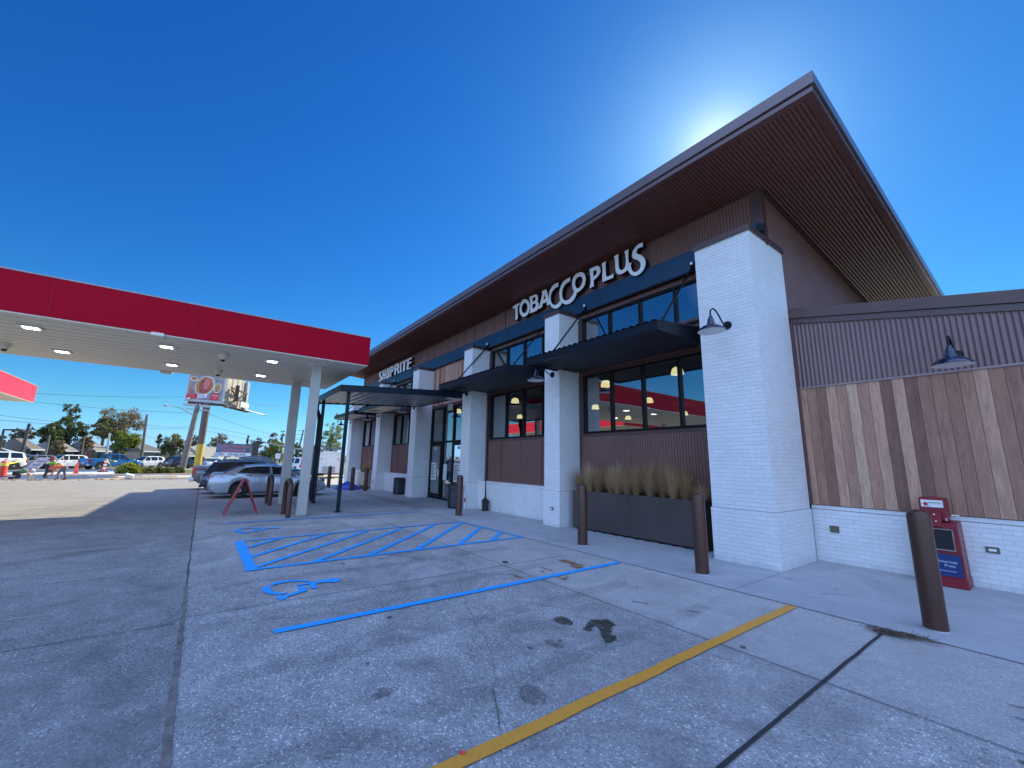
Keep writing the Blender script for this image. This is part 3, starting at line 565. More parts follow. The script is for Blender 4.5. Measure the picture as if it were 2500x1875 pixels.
for dx in (0, -5.075):
    mb = MB()
    for i, p in enumerate(ISA):
        pts = [Vector((x+dx, y-.04*(dx < 0), .005+i*.0002)) for x, y in p]; mb.add(pts, [tuple(t) for t in tessellate_polygon([pts])])
    mb.build('wheelchair_marking', BLUEP, kind='structure')
# tuft of dead pine straw at the joint, small red bit of litter
mb = MB(); random.seed(5)
for i in range(330):
    t = random.random(); cx, cy = (-1.40+.055*random.gauss(0,1)+.34*t*t, 5.62+.03*random.gauss(0,1)+.12*t*t)
    a = random.uniform(-.9, 1.3); L_ = random.uniform(.03, .11)
    mb.tube([(cx,cy,.004+random.random()*.012),(cx+L_*.5*math.cos(a),cy+L_*.5*math.sin(a),.012+random.random()*.03),(cx+L_*math.cos(a+.3),cy+L_*math.sin(a+.3),.004+random.random()*.03)], .0016, 3, False)
mb.build('dead_straw_tuft', M('dead_straw', (.10,.07,.045), .9, 0, .3, 9), label='tuft of dead brown straw at the end of the dark joint beside the sidewalk', cat='debris')
mb = MB(); mb.add([(-2.26,1.35,.006),(-2.235,1.352,.007),(-2.225,1.378,.018),(-2.25,1.385,.012),(-2.243,1.366,.022)], [(0,1,4),(1,2,4),(2,3,4),(3,0,4)])
mb.build('litter_scrap', M('red_plastic', (.7,.03,.03), .4), label='small red scrap of litter on the yellow parking line', cat='litter')

# ------------------------------------------------------------------ the store
store = empty('convenience_store', 'brown metal and white brick store with wide shed roof and lettered front', 'building', (0,0,0))
YW = 8.2
ROOFZ = lambda y: 7.03-.097*(y-8.2)
PILL = [(-3.96,-2.93),(-8.53,-7.93),(-13.12,-12.52),(-17.85,-17.2),(-22.6,-21.95),(-27.95,-27.25)]
BAYS = [(-7.93,-3.96),(-12.52,-8.53),(-17.2,-13.12),(-21.95,-17.85),(-27.25,-22.6)]
# corrugated sheets of the front wall
def corr(name, x0, x1, z0, z1, y=YW, per=.067, amp=.009, mat=CORR, par=store, pan=()):
    mb = MB()
    for x in pan: mb.box(x-.009, x+.009, y-.017, y-.002, z0+.005, z1-.03)
    mb.corr((x0,y,z0), (1,0,0), (0,0,1), (0,-1,0), x1-x0, z1-z0, per, amp)
    return mb.build(name, mat, par, smooth=60)
corr('upper_wall_cladding', -27.95, -3.0, 6.27, 7.03, pan=[-27.4+.72*k for k in range(23)])
corr('spandrel_cladding', -12.4, -3.96, 5.64, 5.78)
corr('spandrel_cladding', -27.2, -17.9, 5.64, 5.78)
for (a, b) in (BAYS[0], BAYS[1], BAYS[3], BAYS[4]):
    corr('panel_cladding', a, b, .93 if a < -8 else .05, 2.30, pan=[a+.9,a+1.95,a+3.0] if a < -8 else ())
    corr('window_head_cladding', a, b, 3.97, 4.75)
# wall core behind the cladding, with real openings
mb = MB()
def core(x0, x1, z0, z1, y0=YW+.03, y1=YW+.22): mb.box(x0, x1, y0, y1, z0, z1)
core(-27.95, -2.97, 5.62, 7.0)
for i, (a, b) in enumerate(BAYS):
    core(PILL[i+1][0], PILL[i+1][1], 0, 5.62)
    if i != 2:
        core(a, b, 0, 2.36); core(a, b, 3.97, 4.62)
    else: core(a, b, 3.92, 5.62)
core(-3.96, -2.97, 0, 5.62)
mb.build('wall', INT, store)
mb = MB()
for (a, b) in (BAYS[0], BAYS[1], BAYS[3], BAYS[4]):
    mb.box(a, a+.17, YW-.02, YW+.03, 2.30, 3.97); mb.box(a+.17, b, YW-.02, YW+.03, 2.30, 2.37)
    mb.box(a, a+.09, YW-.018, YW+.03, .93, 2.30); mb.box(a, a+.16, YW-.02, YW+.03, 4.75, 5.60); mb.box(a+.17, b, YW-.02, YW+.03, 3.96, 4.04)
mb.box(-27.95, -3.0, YW-.02, YW+.02, 6.985, 7.02)
mb.box(-27.98, -27.9, YW-.03, YW+.05, 5.7, 7.04)
mb.box(-17.2, -13.12, YW-.02, YW+.03, 3.9, 4.02)
mb.build('window_trim', TRIM, store)
mb = MB(); mb.box(-27.2, -3.0, 8.08, 8.19, 5.785, 6.27); mb.build('navy_band', NAVY, store)
mb = MB()
for x in (-7.0,-11.2,-15.4,-19.6,-23.8): mb.box(x-.004, x+.004, 8.076, 8.079, 5.79, 6.265)
mb.box(-27.2,-3.0,8.06,8.19,5.745,5.783)
mb.build('band_trim', BLK, store)
# low painted brick walls under the bays
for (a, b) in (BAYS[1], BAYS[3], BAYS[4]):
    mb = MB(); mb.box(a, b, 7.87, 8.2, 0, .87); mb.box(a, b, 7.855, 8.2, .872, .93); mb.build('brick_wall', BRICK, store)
# pillars
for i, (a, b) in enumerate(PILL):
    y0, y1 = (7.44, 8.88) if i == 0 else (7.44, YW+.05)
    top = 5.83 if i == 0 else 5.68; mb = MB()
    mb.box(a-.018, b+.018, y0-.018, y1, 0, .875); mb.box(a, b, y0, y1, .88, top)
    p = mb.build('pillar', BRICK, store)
    mb = MB(); mb.box(a-.035, b+.035, y0-.035, y1+.02, top, top+.10); mb.box(a-.02, b+.02, y0-.02, y1, top+.10, top+.115); mb.build('cap', TRIM, p)
    mb = MB(); mb.box(a-.008, b+.008, y0-.008, y1, .871, .884); mb.build('ledge_joint', M('brick_joint_line', (.32,.27,.26), .8), p)
# windows
def window(x0, x1, z0, z1, mulls, y=YW, fw=.06):
    mb = MB(); mb.box(x0, x1, y-.03, y+.09, z0, z0+fw); mb.box(x0, x1, y-.03, y+.09, z1-fw, z1)
    xs = [x0]+list(mulls)+[x1-fw]
    for m_ in xs: mb.box(m_, m_+fw, y-.03, y+.09, z0+fw, z1-fw)
    f = mb.build('window', BLKM, store)
    mb = MB()
    for a, b in zip(xs[:-1], xs[1:]): mb.quad((a+fw-.005,y+.03,z0+fw-.005),(b+.005,y+.03,z0+fw-.005),(b+.005,y+.03,z1-fw+.005),(a+fw-.005,y+.03,z1-fw+.005))
    mb.build('pane', GLASS, f)
    return f
for (a, b), off in ((BAYS[0],0), (BAYS[1],0), (BAYS[3],0), (BAYS[4],0)):
    w = (b-a-.17)
    window(a+.17, b, 2.37, 3.96, [a+.17+w*k/4-.02 for k in (1,2,3)])
    window(a+.16, b, 4.62, 5.63, [a+.17+w*k/4-.02 for k in (1,2,3)])
# entry glazing with two doors
mb = MB(); a, b = BAYS[2]
for x in (-17.18,-16.06,-15.13,-14.16,-13.2): mb.box(x, x+.075, YW-.03, YW+.09, 0, 3.9)
mb.box(a, b, YW-.031, YW+.091, 3.83, 3.905); mb.box(a, b, YW-.031, YW+.091, 2.35, 2.43); mb.box(a, b, YW-.031, YW+.091, 0, .06)
f = mb.build('entry_frame', BLKM, store)
mb = MB()
for x0, x1 in ((-17.1,-16.06),(-15.98,-15.13),(-15.05,-14.16),(-14.08,-13.2)):
    mb.quad((x0,YW+.03,2.43),(x1,YW+.03,2.43),(x1,YW+.03,3.83),(x0,YW+.03,3.83))
for x0, x1 in ((-15.98,-15.13),(-14.08,-13.2)): mb.quad((x0,YW+.03,.06),(x1,YW+.03,.06),(x1,YW+.03,2.35),(x0,YW+.03,2.35))
mb.build('pane', GLASS, f)
for x0, x1 in ((-17.1,-16.06),(-15.05,-14.16)):
    mb = MB(); fr = .09
    mb.box(x0, x0+fr, YW-.045, YW+.0, .03, 2.33); mb.box(x1-fr, x1, YW-.045, YW+.0, .03, 2.33)
    mb.box(x0+fr, x1-fr, YW-.045, YW+.0, .03, .22); mb.box(x0+fr, x1-fr, YW-.045, YW+.0, 2.22, 2.33)
    d = mb.build('door', BLKM, store)
    mb = MB(); mb.quad((x0+fr,YW-.02,.22),(x1-fr,YW-.02,.22),(x1-fr,YW-.02,2.22),(x0+fr,YW-.02,2.22)); mb.build('pane', GLASS, d)
    mb = MB(); mb.tube([(x1-.1,YW-.045,.92),(x1-.1,YW-.10,.92),(x1-.1,YW-.10,1.25),(x1-.1,YW-.045,1.25)], .013, 6); mb.build('handle', CHR, d)
    pp = M('notice_paper', (.75,.76,.74), .7, 0, .06, 9); ink = M('dark_ink', (.06,.07,.09), .7)
    mb = MB(); mb.box(x0+.38, x0+.62, YW-.026, YW-.022, 2.06, 2.18); mb.build('sticker', pp, d); mb = MB(); mb.box(x0+.14, x0+.62, YW-.026, YW-.022, .78, 1.5); n_ = mb.build('notice', pp, d)
    mb = MB()
    for k in range(10): mb.box(x0+.18, x0+.58-(k%3)*.08, YW-.030, YW-.027, .84+k*.062, .868+k*.062)
    mb.build('notice_print', ink, n_)
    text_part('notice_lettering', 'OUT' if x0 < -16 else 'IN', .1, ink, n_, (x0+.4, YW-.031, 2.085), (R(90),0,0), .001)
for x in (-15.9, -13.95): mb = MB(); mb.box(x, x+.3, YW+.02, YW+.026, .8, 1.45); mb.build('notice', pp, store)
# wood panel above entry
mb = MB(); x = -17.18
while x < -13.15:
    mb.box(x, min(x+.128, -13.12), YW-.035, YW+.03, 4.02, 5.745); x += .134
mb.build('wood_panel', mat_wood('ipe_boards_entry', .134, .04), store)
# interior seen through the glass
mb = MB(); mb.box(-27.9, -2.97, 8.45, 21, -.03, .004); mb.build('interior_floor', M('interior_tile', (.32,.31,.29), .35), store)
mb = MB(); mb.box(-27.9, -2.97, 20.9, 21, .01, 5.9); mb.box(-28, -27.9, 8.3, 21, .01, 6.0); mb.box(-27.9,-2.97,8.5,20.9,4.35,4.45)
mb.build('interior_wall', M('interior_paint', (.16,.15,.14), .8), store)
for x in (-24,-20.5,-11.5,-9,-6.5):
    mb = MB()
    for k in range(4): mb.box(x, x+.9, 10.5, 18, .05+k*.42, .09+k*.42)
    mb.box(x+.42, x+.48, 10.5, 18, .01, 1.6)
    mb.build('shelving', M('shelf_grey', (.2,.2,.21), .6), store)
# roof
XL, XR, YF, YB = -28.4, -1.55, 6.66, 22.0
def zr(y): return ROOFZ(y)
mb = MB(); ins = .11
mb.corr((XL+ins,YF+ins,zr(YF+ins)), (1,0,0), Vector((0,1,-.097)), (0,0,-1), XR-XL-2*ins, 8.2-YF-ins, .067, .011)
mb.build('soffit', SOFF, store, smooth=60)
mb = MB(); mb.corr((-2.964,8.2,zr(8.2)), (1,0,0), Vector((0,1,-.097)), (0,0,-1), XR-ins+2.964, YB-8.2, .067, .011)
mb.build('side_soffit', SOFF, store, smooth=60)
mb = MB(); mb.corr((XL+ins,8.2,zr(8.2)), (1,0,0), Vector((0,1,-.097)), (0,0,-1), -27.98-XL-ins, YB-8.2, .067, .011)
mb.build('side_soffit', SOFF, store, smooth=60)
def slab(mb, x0, x1, y0, y1, d0, d1):
    mb.add([(x0,y0,zr(y0)+d0),(x1,y0,zr(y0)+d0),(x1,y1,zr(y1)+d0),(x0,y1,zr(y1)+d0),(x0,y0,zr(y0)+d1),(x1,y0,zr(y0)+d1),(x1,y1,zr(y1)+d1),(x0,y1,zr(y1)+d1)],
           [(0,3,2,1),(4,5,6,7),(0,1,5,4),(1,2,6,5),(2,3,7,6),(3,0,4,7)])
mb = MB(); slab(mb, XL+.03, XR-.03, YF+.03, YB, .04, .27); mb.build('roof', M('roof_metal', (.09,.06,.055), .4, .3), store)
mb = MB()   # soffit edge trim boards
slab(mb, XL+.03, XR-.03, YF+.03, YF+ins+.005, -.012, .035); slab(mb, XR-ins-.02, XR-.03, YF+ins+.01, YB, -.012, .035); slab(mb, XL+.03, XL+ins, YF+ins+.01, YB, -.012, .035)
mb.build('soffit_edge', SOFF, store)
mb = MB(); slab(mb, XL, XR, YF, YF+.028, -.005, .075); slab(mb, XR-.028, XR, YF+.029, YB, -.005, .075); slab(mb, XL, XL+.028, YF+.029, YB, -.005, .075)
mb.build('fascia', M('fascia_trim_metal', (.17,.12,.125), .3, .3, .06, .6), store)
FAS = M('fascia_cap_metal', (.18,.145,.15), .26, .4, .05, .5)
mb = MB(); slab(mb, XL-.035, XR+.035, YF-.035, YF+.028, .095, .295); slab(mb, XR-.02, XR+.035, YF+.029, YB, .095, .295); slab(mb, XL-.035, XL+.02, YF+.029, YB, .095, .295)
slab(mb, XL, XR, YF, YF+.2, .28, .31)
mb.build('gutter_cap', FAS, store)
# gable end wall above the wing
mb = MB(); mb.corr((-2.965,8.3,3.6), (0,1,0), (0,0,1), (1,0,0), 13.6, zr(8.3)-3.6-.01, .067, .008, 6, zr(21.9)-3.6-.01)
mb.build('gable_cladding', CORR, store, smooth=60)
mb = MB(); mb.box(-3.12, -2.93, YW-.03, YW+.06, 5.8, 7.03); mb.box(-3.05, -2.935, YW+.061, YW+.14, 5.8, 7.03)
slab(mb, -2.96, -2.90, 8.35, 21.9, -.05, -.012)
mb.build('corner_trim', TRIM, store)
mb = MB(); mb.box(-3.1, -2.98, 8.2, 21.9, 0, 6.0); mb.build('gable_core', INT, store)
# right wing
WX0, WX1, WY = -2.95, 4.6, 8.95
wt = lambda x: 4.356-.193*(x+2.91)
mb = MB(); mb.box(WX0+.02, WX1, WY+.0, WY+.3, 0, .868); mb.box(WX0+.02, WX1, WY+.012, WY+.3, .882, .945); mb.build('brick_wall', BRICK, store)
mb = MB(); mb.box(WX0+.02, WX1, WY+.006, WY+.2, .8685, .8815); mb.build('ledge_joint', M('brick_joint_line', (.3,.27,.26), .8), store)
mb = MB(); x = WX0+.01
while x < WX1:
    mb.box(x, x+.1455, WY-.012, WY+.03, .955, 3.05); x += .15
mb.build('wood_panel', mat_wood('ipe_boards_wing', .15, -.01-WX0+10*.15), store)
mb = MB(); random.seed(3)
for k in range(60):
    for z in (2.85, 2.15, 1.72, 1.1):
        mb.lathe([(.004,-.003),(.004,0)], (WX0+.05+k*.15+.03*(k%2), WY-.012, z+.02*math.sin(k)), 5, 'y')
mb.build('screw_head', M('screw_steel', (.4,.38,.36), .4, .6), store, kind='stuff')
mb = MB(); mb.box(WX0+.01, WX1, WY-.03, WY+.02, 3.052, 3.085); mb.build('wood_top_trim', M('light_trim', (.26,.19,.175), .45, .2), store)
mb = MB(); mb.corr((WX0+.05,WY+.0,3.086), (1,0,0), (0,0,1), (0,-1,0), WX1-WX0-.05, wt(WX0)-3.086, .067, .010, 6, wt(WX1)-3.086)
mb.build('wing_cladding', M('wing_corrugated_metal', (.17,.10,.095), .36, .3, .08, 1.5, spec=.6), store, smooth=60)
def wslab(mb, y0, y1, d0, d1):
    a, b = wt(WX0), wt(WX1)
    mb.add([(WX0,y0,a+d0),(WX1,y0,b+d0),(WX1,y1,b+d0),(WX0,y1,a+d0),(WX0,y0,a+d1),(WX1,y0,b+d1),(WX1,y1,b+d1),(WX0,y1,a+d1)], [(0,3,2,1),(4,5,6,7),(0,1,5,4),(1,2,6,5),(2,3,7,6),(3,0,4,7)])
mb = MB(); wslab(mb, WY-.03, WY+.3, 0, .105); mb.build('parapet_trim', TRIM, store)
mb = MB(); wslab(mb, WY-.07, WY+.34, .108, .215); wslab(mb, WY-.055, WY+.33, .216, .30)
mb.build('parapet_coping', M('coping_metal', (.10,.058,.05), .4, .2), store)
mb = MB(); mb.box(WX0-.01, WX0+.06, WY-.045, WY-.001, .96, wt(WX0)); mb.build('wing_corner_trim', SOFF, store)
mb = MB(); mb.box(-2.9, WX1, WY+.31, 18, 0, 3.2); mb.build('wing_core', INT, store)
# awnings
def awning(x0, x1, slope=1):
    mb = MB(); yo, yi = 6.4, 8.17; zo, zi = 4.235, 4.46
    mb.corr((x0,yo-.02,zo), (1,0,0), Vector((0,1,(zi-zo)/(yi-yo))), (0,0,1), x1-x0, yi-yo+.02, .17, .020)
    a = mb.build('awning', BLK, store, smooth=60)
    mb = MB(); mb.box(x0, x1, yo, yo+.04, zo-.19, zo-.012); mb.box(x0-.02,x1+.02,yo-.012,yo-.001,zo-.19,zo-.165)
    mb.box(x0, x0+.04, yo+.041, yi, zo-.19, zo-.012); mb.box(x1-.04, x1, yo+.041, yi, zo-.19, zo-.012)
    mb.add([(x0,yo+.05,zo-.01),(x0,yi,zo-.01),(x0,yi,zi-.015),(x1,yo+.05,zo-.01),(x1,yi,zo-.01),(x1,yi,zi-.015)], [(0,1,2),(3,4,5)])
    mb.build('frame', BLK, a)
    mb = MB(); mb.corr((x0+.05,yo+.045,zo-.15), (0,1,0), (1,0,0), (0,0,-1), yi-yo-.1, x1-x0-.1, .12, .022)
    mb.build('underside', M('black_deck', (.035,.036,.04), .22, .7, .1), a, smooth=60)
    for x in (x0+.52 if x1-x0 > 3 else x0+.4, x1-.16):
        mb = MB(); mb.tube([(x,8.08,5.88),(x,6.82,4.36)], .022, 8); mb.tube([(x,6.82,4.25),(x,6.82,4.40)], .03, 6); mb.box(x-.05,x+.05,8.055,8.08,5.8,5.93); r_ = mb.build('tie_rod', BLK, a)
        mb = MB(); mb.lathe([(0,.035),(.03,.03),(.035,0),(.03,-.03),(0,-.035)], (x,8.02,5.92), 10); mb.build('bracket_pin', M('galvanised_pin', (.6,.62,.62), .3, .6), r_, smooth=1)
awning(-8.05, -4.2); awning(-13.0, -8.98); awning(-22.4, -18.5); awning(-27.6, -23.4)
# entry canopy on posts
entry = empty('entry_canopy', 'dark flat-roofed entry canopy on slender posts before the store doors', 'canopy')
mb = MB(); ex0, ex1, ey0, ey1 = -17.3, -13.35, 3.2, 7.6
mb.add([(ex0,ey0,3.885),(ex1,ey0,3.885),(ex1,ey1,4.17),(ex0,ey1,4.17),(ex0,ey0,3.67),(ex1,ey0,3.67),(ex1,ey1,3.95),(ex0,ey1,3.95)], [(0,1,2,3),(0,1,5,4),(1,2,6,5),(2,3,7,6),(3,0,4,7)])
mb.build('roof', M('canopy_dark_teal', (.004,.014,.024), .35, .0, .1, spec=.3), entry)
mb = MB(); mb.corr((ex0+.03,ey0+.03,3.715), Vector((0,1,.061)), (1,0,0), (0,0,-1), ey1-ey0-.06, ex1-ex0-.06, .3, .012, 10)
mb.build('underside', M('canopy_grey_deck', (.16,.16,.165), .3, .3), entry, smooth=60)
for x, y, w in ((-13.53,3.5,.10),(-16.68,3.44,.10)):
    mb = MB(); mb.bbox(x-w/2, x+w/2, y-w/2, y+w/2, .03, 3.74); mb.bbox(x-.09, x+.09, y-.09, y+.09, 0, .03, .005); mb.build('post', M('post_dark_teal', (.004,.012,.018), .35, .0, spec=.3), entry)
mb = MB(); mb.tube([(-17.05,3.30,3.72),(-17.05,3.30,3.45),(-16.88,3.36,3.2),(-16.83,3.38,3.0),(-16.83,3.38,.05)], .07, 10); mb.build('downspout', BLK, entry, smooth=60)

# letter signs
def sign(name, label, shapes, mat):
    e = empty(name, label, 'sign', (0,0,0))
    for outer, holes in shapes:
        n2 = []
        # smooth the traced outline a little
        def sm(lp, k=1):
            out = []
            for i in range(len(lp)):
                p0, p1, p2, p3 = [Vector(lp[(i+j-1) % len(lp)]) for j in range(4)]
                out.append(p1)
                a1 = (p1-p0).angle(p2-p1, 0); a2 = (p2-p1).angle(p3-p2, 0)
                if max(a1, a2) < .95:
                    out.append((p1*9+p2*9-p0-p3)/16)
            return out
        o2 = [(p[0], 8.0, p[1]) for p in sm(outer)]; h2 = [[(p[0], 8.0, p[1]) for p in sm(h)] for h in holes]
        mb = MB(); mb.prism(o2, (0, .012, 0), h2); L_ = mb.build('letter', mat, e)
        mb = MB(); o3 = [(x, y+.013, z) for x, y, z in o2]; h3 = [[(x, y+.013, z) for x, y, z in h] for h in h2]; mb.prism(o3, (0, .12, 0), h3); mb.build('letter_return', BLK, L_)
    return e
LETM = M('sign_face_acrylic', (.80,.79,.80), .3, 0, .02)
sign('lettered_sign', 'large white curling letters reading TOBACCO PLUS above the awnings', LET_A, LETM)
sign('lettered_sign', 'smaller white slanted block letters reading SHOP RITE near the far end', LET_B, LETM)

# wall lamps
def lamp_proto():
    e = empty('wall_lamp', 'x', 'lamp', group='gooseneck lamps on the store front')
    mb = MB(); mb.lathe([(.0,-.035),(.07,-.03),(.08,-.01),(.08,0)], (0,0,0), 18, 'y'); mb.build('mount', BLK, e, smooth=1)
    mb = MB(); pts = [(0,-.02,0),(0,-.10,-.02),(0,-.2,.03),(0,-.3,.12),(0,-.40,.19),(0,-.50,.205),(0,-.58,.155),(0,-.6,.09),(0,-.6,.03)]
    mb.tube(pts, .014, 8); mb.build('arm', BLK, e, smooth=60)
    mb = MB(); mb.lathe([(.018,.05),(.03,.04),(.035,-.0),(.05,-.015),(.055,-.07),(.065,-.09),(.075,-.12),(.13,-.145),(.19,-.185),(.222,-.222),(.228,-.24)], (0,-.6,0), 28)
    s_ = mb.build('shade', M('lamp_enamel_navy', (.008,.02,.05), .2, .2, .05, coat=.6), e, smooth=1)
    mb = MB(); mb.lathe([(.222,-.241),(.21,-.225),(.12,-.165),(.05,-.14),(0,-.14)], (0,-.6,0), 28); mb.build('shade_lining', WHT, s_, smooth=1)
    return e
lp = lamp_proto(); first = True
for x, y, z, lab in ((-3.435,7.44,4.14,'gooseneck lamp high on the large brick pillar at the corner'),(-8.2,7.44,3.975,'gooseneck lamp under the nearest awning on the second brick pillar'),
        (-12.83,7.44,4.0,'gooseneck lamp under the second awning beside the entry doors'),(-.82,8.94,3.30,'gooseneck lamp on the corrugated wing above the wood boards'),
        (-17.5,7.44,3.92,'gooseneck lamp under the flat entry canopy'),(-22.3,7.44,3.92,'gooseneck lamp on the fifth brick pillar past the entry'),(-27.6,7.44,3.92,'farthest gooseneck lamp at the end of the store')):
    o = lp if first else copy_tree(lp); first = False
    o.location = (x, y, z); o['label'] = lab
# other fixtures on the front
def speaker(x, y, z, label):
    e = empty('wall_speaker', label, 'speaker', (x,y,z), R(-25))
    mb = MB(); mb.bbox(-.11,.11,-.11,.09,-.13,.13,.02); mb.build('cabinet', M('speaker_beige', (.55,.53,.48), .5), e)
    mb = MB(); mb.box(-.02,.02,.09,.25,-.02,.02); mb.build('bracket', BLK, e)
    mb = MB(); mb.box(-.09,.09,-.116,-.111,-.11,.11); mb.build('grille', M('speaker_grille', (.35,.34,.31), .7), e)
speaker(-14.9, 7.9, 3.75, 'small beige box speaker above the entry doors')
mb = MB(); mb.bbox(-3.02,-2.90,8.02,8.14,6.02,6.2,.02); mb.tube([(-2.97,8.1,6.02),(-2.97,8.16,5.97)], .03, 8)
mb.build('floodlight', BLK, label='small black floodlight tucked behind the top of the corner pillar', cat='light')
def plate(name, x, y, z, w, h, label, lit=True):
    e = empty(name, label, 'outlet' if 'outlet' in name else 'cover', (x,y,z))
    mb = MB(); mb.bbox(-w/2,w/2,-.02,.0,-h/2,h/2,.004); mb.build('cover_plate', M('bronze_plate', (.14,.12,.09), .4, .4, .2, 8), e)
    if lit: mb = MB(); mb.box(-w*.28,w*.28,-.025,-.021,-h*.22,h*.2); mb.build('clear_lid', WHT, e)
plate('wall_outlet', -.825, 8.95, .524, .13, .08, 'small weatherproof outlet on white brick right of the newspaper box')
plate('cover_plate', -2.62, 8.95, .557, .13, .11, 'square bronze cover plate on white brick left of the newspaper box', False)
plate('wall_outlet', -8.19, 7.421, .434, .11, .08, 'small weatherproof outlet low on the second brick pillar')
plate('wall_outlet', -21.99+-.3, 7.421, .45, .11, .09, 'small dark outlet low on the fifth brick pillar', False)

# ------------------------------------------------------------------ pendant lamps inside
k_ = 1.4; first = None
labs = ['nearest pendant in the first window left pane','pendant low in the first window left pane','pendant behind the first window second pane','pendant behind the first window third pane','pendant high in the first window right pane','pendant low in the first window right pane','pendant high in the second window','pendant in the middle of the second window','pendant low in the second window','pendant seen above the entry door']
for (x, y), lab in zip(((-5.721,6.725),(-8.382,9.344),(-9.546,12.402),(-6.485,9.322),(-4.057,6.728),(-7.41,12.559),(-9.03,6.79),(-12.15,9.37),(-14.0,13.2),(-12.32,6.84)), labs):
    if first is None:
        e = empty('pendant_lamp', '', 'lamp', group='glowing pendants inside the store')
        mb = MB(); mb.lathe([(.05,.19),(.09,.18),(.13,.14),(.15,.06),(.158,0)], (0,0,0), 20); mb.build('shade', emit('pendant_glow', (1,.78,.40), 1.35), e, smooth=1)
        mb = MB(); mb.tube([(0,0,.19),(0,0,.46)], .02, 6); mb.build('cord', BLK, e)
        first = e; o = e
    else: o = copy_tree(first)
    o.location = (x*k_, y*k_, 3.86); o['label'] = 'glowing cream '+lab
# ------------------------------------------------------------------ fuel canopies
def fuel_canopy(label, x0, x1, y0, y1, zb, zt, cols, mat):
    e = empty('fuel_canopy', label, 'canopy'); t = .05
    mb = MB()
    mb.box(x0, x0+t, y0, y1, zb, zt); mb.box(x1-t, x1, y0, y1, zb, zt); mb.box(x0+t, x1-t, y0, y0+t, zb, zt); mb.box(x0+t, x1-t, y1-t, y1, zb, zt)
    mb.build('fascia', mat, e)
    mb = MB(); mb.box(x0-.012, x1+.012, y0-.012, y1+.012, zt, zt+.03)
    s_ = int((y1-y0)/2.4)
    mb.build('top_trim', M('canopy_cap_grey', (.35,.34,.35), .5), e)
    mb = MB()
    for i in range(1, s_): mb.box(x1-.001, x1+.002, y0+i*2.4, y0+i*2.4+.006, zb, zt)
    mb.build('panel_joint', M('red_joint', (.22,.004,.012), .6), e)
    mb = MB(); mb.box(x0+.02, x1-.02, y0+.02, y1-.02, zb-.03, zb-.001); mb.build('edge_trim', DECK, e)
    mb = MB(); i = 0; yy = x0+.35
    while yy < x1-.5: mb.box(yy, yy+.395, y0+.3, y1-.3, zb-.001+.03, zb+.045); yy += .4
    mb.box(x0+.1, x1-.1, y0+.1, y1-.1, zb+.046, zb+.06)
    # ribs of the deck pans
    mb2 = MB(); yy = x0+.35
    while yy < x1-.3: mb2.box(yy-.006, yy+.006, y0+.3, y1-.3, zb-.036, zb-.0305); yy += .4
    mb.build('deck', DECK, e); mb2.build('deck_seam', M('deck_seam_grey', (.60,.55,.46), .6), e)
    for (cx, cy, hx, hy) in cols:
        mb = MB(); mb.bbox(cx-hx, cx+hx, cy-hy, cy+hy, 0, zb-.03, .012); c = mb.build('column', COLC, e)
        mb = MB(); mb.bbox(cx-hx-.12, cx+hx+.12, cy-hy-.12, cy+hy+.12, zb-.065, zb-.0305, .01); mb.build('collar', DECK, c)
    return e
fuel_canopy('long red-fronted fuel canopy on square grey columns filling the left', -17.95, -12.44, -15.0, 3.72, 4.42, 5.28,
            [(-13.25,2.44,.075,.13),(-16.62,2.44,.08,.15),(-13.25,-9,.075,.13),(-16.62,-9,.08,.15)], REDC)
fuel_canopy('distant sunlit red fuel canopy cut off by the left edge', -34.4, -19.2, -16.5, -8.0, 4.4, 5.3, [(-30,-12,.12,.12),(-22,-12,.12,.12)], M('canopy_red_bright', (.62,.012,.04), .35, 0, .04, .4))
# lights and cameras under the deck
cl = None
names = ['nearest canopy light by the left edge','second canopy light at the left edge','front canopy light in the middle','rear canopy light in the middle','front canopy light nearest the columns','rear canopy light nearest the columns']
for (x, y), lab in zip(((-13.6,-3.47),(-16.3,-3.49),(-13.63,-1.11),(-16.33,-1.13),(-13.63,1.29),(-16.33,1.26)), names):
    if cl is None:
        e = empty('canopy_light', '', 'light', group='bright square lights under the red canopy')
        mb = MB(); mb.bbox(-.17,.17,-.19,.19,-.03,0,.010); mb.build('housing', WHT, e)
        mb = MB(); mb.box(-.10,.10,-.12,.12,-.036,-.0305); mb.build('lens', emit('canopy_lamp_glow', (1,.98,.93), 7), e)
        cl = e; o = e
    else: o = copy_tree(cl)
    o.location = (x, y, 4.388); o['label'] = 'square white '+lab
cl = None
for (x, y), lab in zip(((-13.7,.11),(-16.4,.06),(-16.2,-4.5)), ('near front dome camera between the canopy lights','rear dome camera between the canopy lights','dome camera at the left edge under the canopy')):
    if cl is None:
        e = empty('dome_camera', '', 'camera', group='dome cameras under the red canopy')
        mb = MB(); mb.lathe([(.13,0),(.125,-.03),(.085,-.09),(.075,-.15),(0,-.15)], (0,0,0), 18); mb.build('housing', DECK, e, smooth=50)
        mb = MB(); mb.lathe([(.06,-.151),(.05,-.19),(.0,-.21)], (0,0,0), 14); mb.build('dome', PLS, e, smooth=1)
        cl = e; o = e
    else: o = copy_tree(cl)
    o.location = (x, y, 4.388); o['label'] = lab
mb = MB(); mb.bbox(-12.54,-12.30,-1.32,-1.08,4.33,4.41,.01); mb.build('junction_box', DECK, label='small grey box clipped to the lower edge of the canopy front', cat='box')
mb = MB(); mb.bbox(-18.1,-17.85,-1.5,-1.2,4.33,4.39,.01); mb.bbox(-18.02,-17.9,3.1,3.4,4.36,4.42,.01); mb.build('junction_box', DECK, label='small box at the rear edge of the canopy', cat='box')

